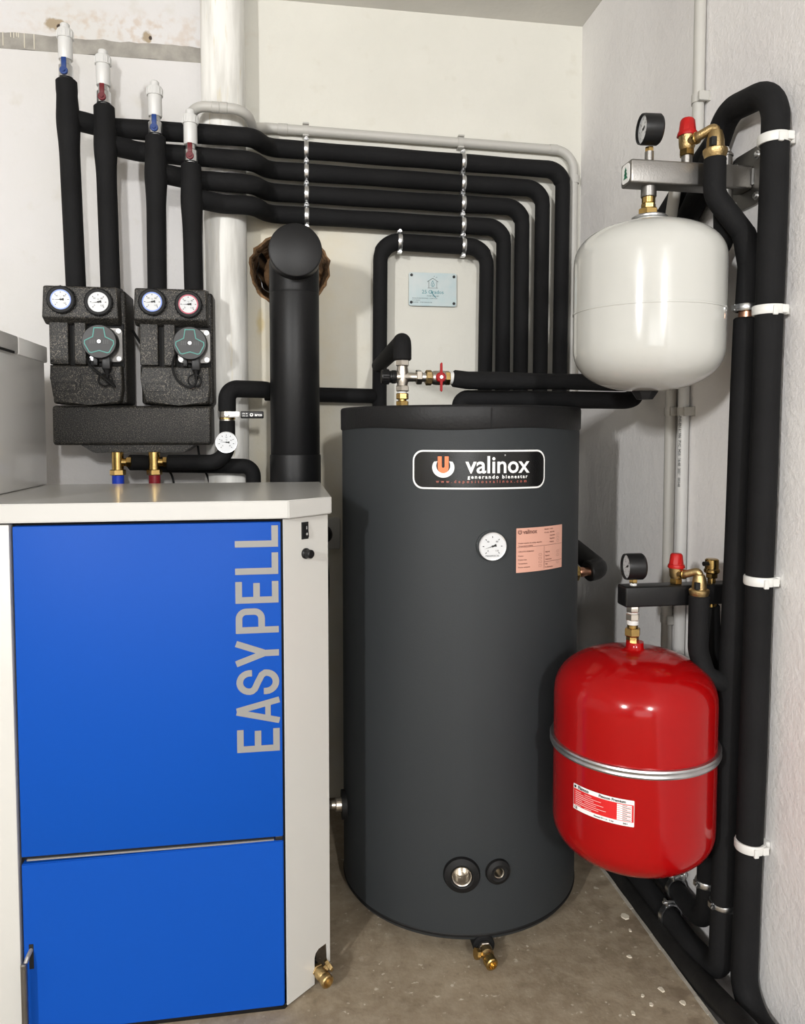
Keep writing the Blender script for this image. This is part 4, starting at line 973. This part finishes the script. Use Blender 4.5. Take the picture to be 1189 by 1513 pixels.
part('sleeve', Tb(fillet([(.385, VY, 1.245), (.42, VY, 1.2405), (.872, 1.70, 1.2395), (.880, 1.66, 1.46), (.870, 1.46, 1.50)], [.05, .05, .06], 8), 0, 26, lambda s, p: .0195 + .0012 * math.sin(s * 19), step=.02), M['foam'], t)
t = thing('insulated_pipe', 'black insulated pipe rising from the tank cover and running right under the white vessel', 'pipe', (.42, 1.72, 1.18))
part('sleeve', Tb(fillet([(.4135, 1.74, 1.165), (.4135, 1.74, 1.2005), (.62, 1.735, 1.1995), (.845, 1.74, 1.199), (.878, 1.80, 1.23), (.880, 1.80, 1.55), (.884, 1.60, 1.66), (.884, 1.47, 1.715)], [.032, .0, .05, .04, .08, .05], 8), 0, 26, lambda s, p: .0205 if s < .62 else .024, step=.03), M['foam'], t)

# ------------------------------------------------------------------ expansion vessels
def vessel_profile(R, h, td, bd, n=2.35, k=14, neck=.03):
    pr = [(0, 0)]
    for i in range(1, k + 1):
        a = PI / 2 * i / k; pr.append((R * math.sin(a) ** (2 / n), bd * (1 - math.cos(a) ** (2 / n))))
    top = []
    for i in range(k, -1, -1):
        a = PI / 2 * i / k; r_ = R * math.sin(a) ** (2 / n)
        if r_ < neck: break
        top.append((r_, h - td * (1 - math.cos(a) ** (2 / n))))
    return pr, top
WX, WY = .7065, 1.40; WRr = .1425
t = thing('expansion_vessel', 'white enamelled round expansion vessel hanging from the steel bracket', 'expansion vessel', (WX, WY, 1.200))
pr, top = vessel_profile(WRr, .325, .078, .088)
seam = [(WRr, .1500), (WRr + .0010, .1505), (WRr + .0010, .1535), (WRr, .154)]
part('shell', L((WX, WY, 1.2010), (0, 0, 1), pr + seam + top + [(.030, .3255)], 96, cap=False), M['white_enamel'], t, angle=50)
part('neck', L((WX, WY, 1.517), (0, 0, 1), [(.036, 0), (.0345, .010), (.030, .016), (.012, .017)], 40, cap=False), M['white_enamel'], t)
part('neck_flange', L((WX, WY, 1.5305), (0, 0, 1), [(.022, 0), (.031, .0005), (.0338, .003), (.0338, .006), (.031, .0085), (.022, .009), (.010, .009)], 48), M['galv'], t, 'grey metal flange ring')
part('bottom_cap', L((WX - .004, WY, 1.1860), (0, 0, 1), [(.016, 0), (.026, .014), (.027, .022)], 8), M['rubber'], t, 'black rubber cap under the vessel')
RX, RY, RRr = .6930, 1.405, .1575
t = thing('expansion_vessel', 'glossy red round expansion vessel with a galvanised band and a white label', 'expansion vessel', (RX, RY, .265))
pr, top = vessel_profile(RRr, .425, .096, .085)
part('shell', L((RX, RY, .2640), (0, 0, 1), pr + top + [(.022, .4245), (.0175, .428), (.0170, .440), (.0, .440)], 96, cap=False), M['red_enamel'], t, angle=50)
part('band', L((RX, RY, .4950), (0, 0, 1), [(RRr - .002, 0), (RRr + .0062, .0005), (RRr + .0078, .004), (RRr + .0062, .0075), (RRr + .0062, .0095), (RRr + .0078, .013), (RRr + .0062, .0165), (RRr - .002, .017)], 96, cap=False), M['galv'], t)
def RC(a, z, e=.001): q = math.radians(a); return (RX + (RRr + e) * math.sin(q), RY - (RRr + e) * math.cos(q), z)
a0, a1, z0, z1 = -68.88, -24.85, 0.4032, 0.4524
am, hw, zm, hh = (a0 + a1) / 2, math.radians((a1 - a0) / 2) * RRr, (z0 + z1) / 2, (z1 - z0) / 2
f = lambda u, v, e=.0012: RC(am + math.degrees(u / RRr), zm + v, e)
bm = patch2(N(), hw, -hh, hh, f, .0015); lb = part('rating_label', bm, M['white_ink'], t, 'white and red rating label')
bm = patch2(N(), hw * .985, -hh * .66, hh * .66, lambda u, v: f(u, v, .0016), .0005); fl = part('label_field', bm, M['label_red'], lb)
def rectp(bm, u0, u1, v0, v1, e):
    n = 8
    for k in range(n): poly(bm, [(u0 + (u1 - u0) * k / n, v0), (u0 + (u1 - u0) * (k + 1) / n, v0), (u0 + (u1 - u0) * (k + 1) / n, v1), (u0 + (u1 - u0) * k / n, v1)], lambda u, v: f(u, v, e))
bm = N()
for k in range(8): rectp(bm, hw * .50, hw * .93, hh * (.60 - .155 * (k + 1)) + .0008, hh * (.60 - .155 * k), .0020)
for k in range(8): rectp(bm, -hw * .90, -hw * (.90 - (.22 + .35 * ((k * 37) % 7) / 7)) , hh * (.50 - .15 * k) - .0008, hh * (.50 - .15 * k), .0020)
for k in range(8): rectp(bm, -hw * .55, hw * (-.30 + .55 * ((k * 53) % 7) / 7), hh * (.50 - .15 * k) - .0006, hh * (.50 - .15 * k), .0020)
part('table_print', bm, M['white_ink'], lb)
bm = N(); f4 = lambda u, v: f(u, v, .0023); text(bm, 'Flamco', .0085, f4, -hw * .80, hh * .83, .00025, 'LEFT'); rectp(bm, -hw * .95, -hw * .87, hh * .74, hh * .92, .0023)
text(bm, 'Flexcon Premium', .0070, f4, hw * .35, hh * .83, .0002); text(bm, 'Flexcon 25 / 1,5 - 3 bar', .0040, f4, hw * .1, -hh * .82, .0001); text(bm, 'CE', .0060, f4, -hw * .88, -hh * .82, .0002); text(bm, '2021', .0045, f4, hw * .75, -hh * .82, .0001)
for k in range(8): ribbon(bm, [(hw * .66, hh * (.54 - .155 * k)), (hw * (.80 + .1 * (k % 2)), hh * (.54 - .155 * k))], .0010, f4)
part('label_lettering', bm, M['ink'], lb)

# ------------------------------------------------------------------ safety brackets
def safety_group(name, label, by, x0, z0, barm, white, vx, red_cap_x, x_union, low=False):
    """bar perpendicular to the right wall: by centre in depth, x0 free end, z0 centre height"""
    S2 = .0225 if white else .0205
    t = thing(name, label, 'safety valve set', (RW, by, z0))
    bar = part('bar', B(x0, RW - .004, by - S2, by + S2, z0 - S2, z0 + S2, .004, 3), M[barm], t)
    if white:
        bm = N(); pl = [(.052, .050), (.052, .012), (.052, -.030), (.030, -.056), (-.030, -.056), (-.048, -.030), (-.048, .030), (-.030, .056), (.030, .056)]
        pl = rrect(-.052, .052, -.056, .056, .018, 3); prism(bm, pl, lambda y, z: (RW - .0005, by + y, z0 + z), lambda y, z: (RW - .0045, by + y, z0 + z)); part('wall_plate', bm, M['steel'], t)
        for y, z in ((-.036, .038), (-.036, -.040), (.036, .038), (.036, -.040)): part('bolt', L((RW - .0045, by + y, z0 + z), (-1, 0, 0), [(.0085, 0), (.0085, .0015), (.0055, .002), (.0055, .006), (.004, .0065), (0, .0065)], 12), M['zinc'], t)
        bm = N(); pts = rrect(-.016, .016, -.018, .018, .008, 4); prism(bm, pts, lambda y, z: (x0 + .0005, by + y, z0 + z), lambda y, z: (x0 - .0008, by + y, z0 + z)); st = part('end_sticker', bm, M['white_ink'], bar, 'small white sticker with a green tree')
        bm = N()
        for w_, zb, zt in ((.009, -.010, .002), (.0075, -.003, .008), (.0055, .004, .013)): poly(bm, [(-w_, zb), (w_, zb), (0, zt)], lambda y, z: (x0 - .0010, by + y, z0 + z))
        part('sticker_print', bm, M['green_ink'], bar)
        part('weld_seam', Tb([(RW - .006, by - S2 - .002, z0 - .016), (RW - .006, by - S2 - .002, z0 + .016)], .0022, 8), M['zinc'], t)
    zt = z0 + S2; zb = z0 - S2
    # gauge on a stub, facing away from the wall
    gx = vx; gz = zt + (.063 if white else .0385)
    if white:
        part('gauge_stub', Cy((gx, by, zt - .002), (0, 0, 1), .0085, .024, 20), M['steel'], t); part('gauge_nut', hexnut(N(), (gx, by, zt + .021), (0, 0, 1), .0085, .010), M['brass'], t)
    else:
        part('gauge_stub', Cy((gx, by, zt - .001), (0, 0, 1), .0072, .006, 16), M['white_plastic'], t); part('gauge_nut', hexnut(N(), (gx, by, zt + .004), (0, 0, 1), .0085, .010), M['brass'], t)
    rg = .0290 if white else .0265
    dial_gauge(t, 'pressure_gauge', (gx - .0175, by - .003, gz), (-1, .08, 0), rg, .035, 'black', 'dial', 205, None, 7, .10, word='bar')
    # vessel connection: stack of nuts below
    z = zb
    if white:
        for nm, r, h, mm, hx in (('socket', .0148, .020, 'steel', 0), ('nipple', .0128, .012, 'brass', 0), ('nipple_hex', .0138, .010, 'brass', 1), ('union_nut', .0195, .016, 'brass', 1), ('lower_nipple', .0155, .013, 'brass', 1), ('tail', .0090, .010, 'steel', 0)):
            z -= h; part(nm, hexnut(N(), (gx, by, z), (0, 0, 1), r, h, .35 + h * 40) if hx else Cy((gx, by, z), (0, 0, 1), r, h, 24, .0008), M[mm], t)
    else:
        for nm, r, h, mm, hx in (('socket', .0130, .014, 'nickel', 1), ('tape', .0115, .002, 'white_plastic', 0), ('nipple_hex', .0138, .014, 'nickel', 1), ('thread_tape', .0118, .009, 'white_plastic', 0), ('nipple', .0105, .007, 'brass', 0), ('union_nut', .0160, .016, 'brass', 1), ('lower_nipple', .0125, .010, 'brass', 1)):
            z -= h; part(nm, hexnut(N(), (gx, by, z), (0, 0, 1), r, h, .35 + h * 40) if hx else Cy((gx, by, z), (0, 0, 1), r, h, 24, .0008), M[mm], t)
    # safety valve: brass body, red cap, side elbow to a funnel
    sx = red_cap_x; k = 1.0 if white else .86
    if white: part('valve_stub', Cy((sx, by, zt - .001), (0, 0, 1), .0105, .020, 20), M['steel'], t)
    zs = zt + (.018 if white else 0)
    part('valve_hex', hexnut(N(), (sx, by, zs), (0, 0, 1), .0150 * k, .013 * k), M['brass'], t)
    part('valve_body', L((sx, by, zs + .012 * k), (0, 0, 1), [(.0120 * k, 0), (.0150 * k, .006 * k), (.0160 * k, .020 * k), (.0165 * k, .027 * k)], 24), M['cast_brass'], t)
    part('valve_cap', L((sx, by, zs + .038 * k), (0, 0, 1), [(.0195 * k, 0), (.0200 * k, .002 * k), (.0185 * k, .008 * k), (.0165 * k, .009 * k), (.0140 * k, .030 * k), (.0110 * k, .034 * k), (0, .035 * k)], 10), M['red_plastic'], t, 'red valve cap')
    fx, fy = (sx + .0290 * k, by - .052 * k)
    zz = zs + .027 * k
    part('side_arm', Tb(fillet([(sx, by - .008, zz - .002), (sx + .008 * k, by - .030 * k, zz + .001), (fx, fy, zz + .012 * k), (fx, fy, zz - .008 * k)], [.01, .010 * k], 6), 0, 20, lambda s, p: .0088 * k), M['cast_brass'], t)
    part('arm_ring', Cy((sx + .0050 * k, by - .020 * k, zz - .0005), (.35, -1, .05), .0115 * k, .006, 20, .001), M['brass'], t)
    part('funnel_neck', L((fx, fy, zz - .004 * k), (0, 0, 1), [(.0165 * k, -.031 * k), (.0160 * k, -.012 * k), (.0145 * k, -.002 * k), (.0115 * k, .007 * k), (.004 * k, .012 * k)], 24), M['cast_brass'], t)
    part('air_window', B(fx - .0165 * k, fx - .0060 * k, fy - .0160 * k, fy - .0050 * k, zz - .029 * k, zz - .012 * k, .001, 1), M['dark'], t)
    fz = zz - .032 * k
    part('funnel', L((fx, fy, fz), (0, 0, 1), [(.0120 * k, -.026 * k), (.0175 * k, -.020 * k), (.0215 * k, -.008 * k), (.0225 * k, -.005 * k), (.0225 * k, 0), (.0205 * k, .002 * k), (.0130 * k, .003 * k)], 32), M['cast_brass'], t)
    # second head near the wall
    ux = x_union
    if white:
        part('air_vent', L((ux, by, zt - .001), (0, 0, 1), [(.0130, 0), (.0130, .022), (.0150, .0225), (.0150, .026), (.0130, .0275), (.0125, .030), (0, .030)], 24), M['steel'], t)
        part('vent_cap', L((ux, by, zt + .028), (0, 0, 1), [(.0085, 0), (.0085, .007), (.006, .010), (.006, .012), (0, .012)], 8), M['white_plastic'], t)
        part('lower_socket', Cy((ux, by, zb - .019), (0, 0, 1), .0155, .020, 24, .0008), M['steel'], t); part('seal_ring', Cy((ux, by, zb - .023), (0, 0, 1), .0140, .004, 20), M['white_plastic'], t)
        part('lower_nut', hexnut(N(), (ux, by, zb - .033), (0, 0, 1), .0160, .010), M['brass'], t); part('tail_nut', hexnut(N(), (ux, by, zb - .046), (0, 0, 1), .0145, .013, .3), M['cast_brass'], t)
    else:
        part('vent_stub', Cy((ux, by, zt - .001), (0, 0, 1), .0080, .014, 16), M['brass'], t); part('vent_hex', hexnut(N(), (ux, by, zt + .010), (0, 0, 1), .0125, .010), M['brass'], t)
        part('air_vent', L((ux, by, zt + .019), (0, 0, 1), [(.0125, 0), (.0155, .003), (.0155, .008), (.0135, .010), (.0135, .028), (.0110, .030), (0, .030)], 24), M['brass'], t)
        part('vent_outlet', Cy((ux - .011, by - .004, zt + .040), (-1, -.2, 0), .0048, .011, 12), M['black'], t)
        part('lower_socket', Cy((ux, by, zb - .010), (0, 0, 1), .0110, .011, 20), M['brass'], t)
    return t, (fx, fy, fz - .026 * k), (ux, by, zb)
g1, fun1, un1 = safety_group('safety_bracket', 'brushed steel wall bracket with a gauge and red-capped valve above the white vessel', 1.412, .6620, 1.6215, 'steel', True, WX + .003, .7880, .8700)
g2, fun2, un2 = safety_group('safety_bracket', 'black square bracket with a gauge and red-capped valve above the red vessel', 1.418, .6690, .7945, 'blackpaint', False, RX + .001, .7860, .8640)

# ------------------------------------------------------------------ pipes on the right wall
PR = .885
t = thing('insulated_pipe', 'black insulated pipe nearest the camera on the right wall, hooked over like a cane', 'pipe', (PR, 1.285, .02))
P = fillet([(.878, .70, .004), (.884, 1.18, -.004), (.886, 1.312, .0), (PR, 1.302, .35), (PR, 1.279, 1.60), (PR, 1.280, 1.742), (.884, 1.43, 1.762), (.889, 1.53, 1.64), (.890, 1.60, 1.585), (.888, 1.75, 1.50)], [.12, .10, .3, .3, .065, .06, .06, .05], 9)
part('sleeve', Tb(P, 0, 28, lambda s, p: .0246 + .0005 * math.sin(s * 13), step=.04), M['foam'], t)
t = thing('insulated_pipe', 'black insulated pipe left of the cane-shaped one, fed by the upper brass funnel', 'pipe', (.878, 1.36, .02))
P = fillet([(fun1[0], fun1[1], fun1[2] + .012), (fun1[0], fun1[1], 1.572), (.872, 1.345, 1.497), (.884, 1.345, 1.44), (.878, 1.3415, 1.352)], [.05, .05, .04], 8)
part('hose_sleeve', Tb(P, 0, 26, lambda s, p: .0205 + .0012 * (p.z < 1.5), step=.025), M['foam'], t)
P = fillet([(.878, 1.3415, 1.340), (.876, 1.360, .64), (.872, 1.368, .016), (.859, 1.46, .020), (.854, 1.72, .034), (.854, 2.22, .034)], [.4, .048, .2, .1], 9)
part('long_sleeve', Tb(P, 0, 26, lambda s, p: .0236 + .0005 * math.sin(s * 11), step=.04), M['foam'], t)
part('bare_copper_joint', Cy((.878, 1.3415, 1.333), (0, 0, 1), .0150, .03, 20), M['copper'], t)
P = fillet([(fun2[0], fun2[1], fun2[2] + .012), (fun2[0], fun2[1], .690), (.822, 1.362, .640), (.872, 1.362, .622)], [.07, .03], 8)
t = thing('drain_hose', 'black foam hose curving from the lower brass funnel into the right wall pipe', 'pipe', (.80, 1.36, .62))
part('sleeve', Tb(P, 0, 26, lambda s, p: .0195, step=.025), M['foam'], t)
t = thing('insulated_pipe', 'black insulated pipe dropping from the black bracket behind the red vessel to the floor', 'pipe', (.886, 1.45, .05))
P = fillet([(un2[0], un2[1] + .006, un2[2] - .006), (.880, 1.440, .60), (.886, 1.447, .35), (.886, 1.447, .066), (.886, 1.62, .073), (.886, 2.22, .078)], [.2, .2, .045, .2], 9)
part('sleeve', Tb(P, 0, 26, lambda s, p: .0205 + .0005 * math.sin(s * 11), step=.04), M['foam'], t)
t = thing('insulated_pipe', 'black insulated pipe lying on the floor along the kerb, lowest of the floor pipes', 'pipe', (.835, .9, -.02))
P = fillet([(.838, .70, .026), (.836, 1.20, .026), (.832, 1.42, -.001), (.832, 2.20, -.012)], [.3, .3], 8)
part('sleeve', Tb(P, 0, 26, lambda s, p: .0225 + .0005 * math.sin(s * 9), step=.05), M['foam_old'], t)
t = thing('insulated_pipe', 'short black foam elbow below the white-capped vent of the steel bracket', 'pipe', (un1[0], un1[1], 1.45))
P = fillet([(un1[0], un1[1], un1[2] - .040), (un1[0] + .002, un1[1], 1.500), (.870, 1.50, 1.468)], [.03], 8)
part('sleeve', Tb(P, 0, 26, lambda s, p: .0205, step=.02), M['foam'], t)

def wall_clip(x, y, z, r, label, ax=(0, 0, 1), white=False, group=None):
    """clip round a vertical pipe on the right wall"""
    t = thing('wall_clip' if white else 'pipe_clamp', label, 'clip' if white else 'clamp', (RW, y, z), group)
    mm = M['clip_white'] if white else M['zinc']; h = .017 if white else .013
    part('ring', L(Vector((x, y, z)) - Vector(ax) * h / 2, ax, [(r - .001, 0), (r + .0022, 0), (r + .0035, .003), (r + .0035, h - .003), (r + .0022, h), (r - .001, h)], 28, cap=False), mm, t)
    if white:
        bm = N(); box(bm, x + .012, RW - .0005, y - .012, y + .012, z - h / 2 + .001, z + h / 2 - .001, .0012, 1); box(bm, x + .008, x + .020, y - r - .0045, y - r + .010, z - h / 2 + .001, z + h / 2 - .001, .001, 1)
        box(bm, x - .010, x - .001, y - r - .0050, y - r - .000, z - h / 2 - .003, z + h / 2 - .003, .001, 1); part('catch', bm, mm, t)
    else:
        bm = N(); box(bm, x - r - .0075, x - r - .001, y - .006, y + .006, z - .006, z + .006, .0008, 1); hexnut(bm, (x - r - .005, y - .006, z), (0, -1, 0), .005, .006); part('ear_screw', bm, mm, t)
    part('wall_stud', Cy((x + r - .002, y, z), (1, 0, 0), .004, max(.002, RW - x - r + .004), 10), M['zinc'], t)
gz = 'white clips on the cane-shaped pipe'
for y, z, lb in ((1.282, 1.6503, 'white clip highest on the cane-shaped pipe, just under its hook'), (1.285, 1.3449, 'white clip on the cane-shaped pipe at white vessel height'), (1.291, 0.8438, 'white clip on the cane-shaped pipe at the height of the black bracket'), (1.300, 0.3275, 'white clip lowest on the cane-shaped pipe, beside the red vessel')):
    wall_clip(PR, y, z, .0254, lb, white=True, group=gz)
wall_clip(.878, 1.3415, 1.3582, .0215, 'shiny clamp at the copper joint of the second pipe, right of the white vessel')
wall_clip(.8755, 1.368, 0.1683, .0238, 'shiny clamp near the foot of the second right wall pipe')
wall_clip(.886, 1.447, 0.164, .0210, 'shiny clamp near the foot of the third right wall pipe, just under the red vessel')
def floor_clamp(x, y, z, r, label, ax):
    t = thing('pipe_clamp', label, 'clamp', (x, y, z - r)); ax = Vector(ax).normalized()
    part('ring', L(Vector((x, y, z)) - ax * .006, ax, [(r, 0), (r + .003, 0), (r + .003, .012), (r, .012)], 28, cap=False), M['zinc'], t)
    bm = N(); box(bm, x - .012, x - .008, y - .009, y + .009, z + r, z + r + .012, .0008, 1); box(bm, x + .012, x + .016, y - .009, y + .009, z + r, z + r + .012, .0008, 1); cyl(bm, (x - .018, y, z + r + .007), (1, 0, 0), .003, .042, 10); hexnut(bm, (x + .018, y, z + r + .007), (1, 0, 0), .0055, .006)
    part('ear_screw', bm, M['zinc'], t)
floor_clamp(.8575, 1.545, .0305, .0240, 'shiny screw clamp on the middle floor pipe along the right wall', (-.12, 1, 0))
floor_clamp(.886, 1.571, .0755, .0210, 'shiny screw clamp on the floor pipe closest to the right wall', (0, 1, 0))

# slim conduits on the right wall
CR = .9045
t = thing('conduit', 'slim grey conduit down from the ceiling on the right wall, behind the white vessel', 'conduit', (CR, 1.575, .3))
part('tube', Tb(fillet([(CR, 1.577, CZ), (CR, 1.577, 1.74), (.848, 1.560, 1.665), (.832, 1.560, 1.56), (.860, 1.62, 1.42), (CR, 1.672, 1.28), (CR, 1.672, .10)], [.08, .08, .08, .10, .10], 10), .0125, 18), M['conduit'], t)
t = thing('conduit', 'slim pale conduit with a line of tiny print, below the white vessel', 'conduit', (CR, 1.613, .3))
part('tube', Tb([(CR, 1.613, 1.45), (CR, 1.613, .10)], .0125, 18), M['white_plastic'], t)
bm = N()
def cf(u, v):
    a = math.radians(205) + u / .0127; return (CR + .0127 * math.cos(a), 1.613 + .0127 * math.sin(a), 1.05 + v)
text(bm, 'UNE-EN 61386  PVC  M25  16:48  2021  00348', .0085, lambda u, v: cf(v, -u + .03), 0, 0, .0003); part('print', bm, M['grey_ink'], t)
def cclip(y, z, label):
    t = thing('conduit_clip', label, 'clip', (RW, y, z))
    bm = N(); box(bm, CR - .010, RW - .0005, y - .0225, y - .0145, z - .010, z + .010, .001, 1); box(bm, CR - .008, RW - .0005, y + .0130, y + .0165, z - .010, z + .010, .001, 1); box(bm, RW - .003, RW - .0003, y - .024, y + .018, z - .011, z + .011); part('bracket', bm, M['conduit'], t)
    part('strap', L((CR, y, z - .009), (0, 0, 1), [(.0126, 0), (.0145, 0), (.0145, .018), (.0126, .018)], 20, cap=False), M['conduit'], t)
cclip(1.577, 1.8488, 'grey clip on the ceiling conduit, above the upper red valve cap')
cclip(1.613, 1.1691, 'grey clip on the nearer conduit just under the white vessel')
cclip(1.672, 1.1707, 'grey clip on the farther conduit just under the white vessel')
cclip(1.672, 0.6768, 'grey clip on the farther conduit just left of the lower brass funnel')
t = thing('conduit_box', 'grey rectangular trunking piece at the foot of the conduits behind the red vessel', 'conduit', (RW, 1.63, .45))
part('cover', B(.890, .9195, 1.597, 1.690, .20, .600, .002), M['clip_white'], t)

# socket outlet and plug behind the boiler, cable below
t = thing('wall_socket', 'dark grey socket with a black plug between the boiler and the grey tank', 'socket', (.125, BW, .78))
part('socket_plate', B(.085, .168, 2.245, 2.2795, .775, .868, .004), M['conduit'], t)
part('plug', L((.118, 2.246, .822), (0, -1, 0), [(.026, 0), (.026, .022), (.018, .036), (.010, .040)], 20), M['black'], t)
single('power_cord', Tb(catmull([(.118, 2.206, .815), (.128, 2.19, .70), (.122, 2.20, .55), (.110, 2.22, .45)], 8), .004, 10), M['rubber'], 'black cable hanging below the plug between boiler and grey tank', 'cord')
t = thing('cardboard_offcut', 'flat grey-brown board leaning on the wall behind the gap between boiler and tank', 'board', (.18, 2.25, 0)) if False else None

# lime flakes lying on the floor
random.seed(11)
flk = [(.66, 1.32, .012), (.705, 1.335, .010), (.70, 1.36, .007), (.745, 1.37, .016), (.725, 1.47, .012), (.775, 1.60, .020), (.765, 1.55, .010), (.60, 1.12, .010), (.64, 1.10, .014), (.685, 1.13, .008), (.735, 1.20, .009), (.59, 1.20, .009), (.56, 1.18, .008), (.70, 1.245, .007), (.77, 1.33, .013)]
for k, (x, y, s) in enumerate(flk):
    s *= .6; n = 7; bm = N(); pts = [(x + s * (.6 + random.random() * .5) * math.cos(2 * PI * i / n) * (.7 + (k % 3) * .2), y + s * (.6 + random.random() * .6) * math.sin(2 * PI * i / n)) for i in range(n)]
    prism(bm, pts, lambda a, b: (a, b, .0), lambda a, b: (x + (a - x) * .85, y + (b - y) * .85, .0018))
    single('lime_flake', bm, M['flake'], 'chip of pale lime lying on the bare floor', 'chip', 'chips of lime on the floor')
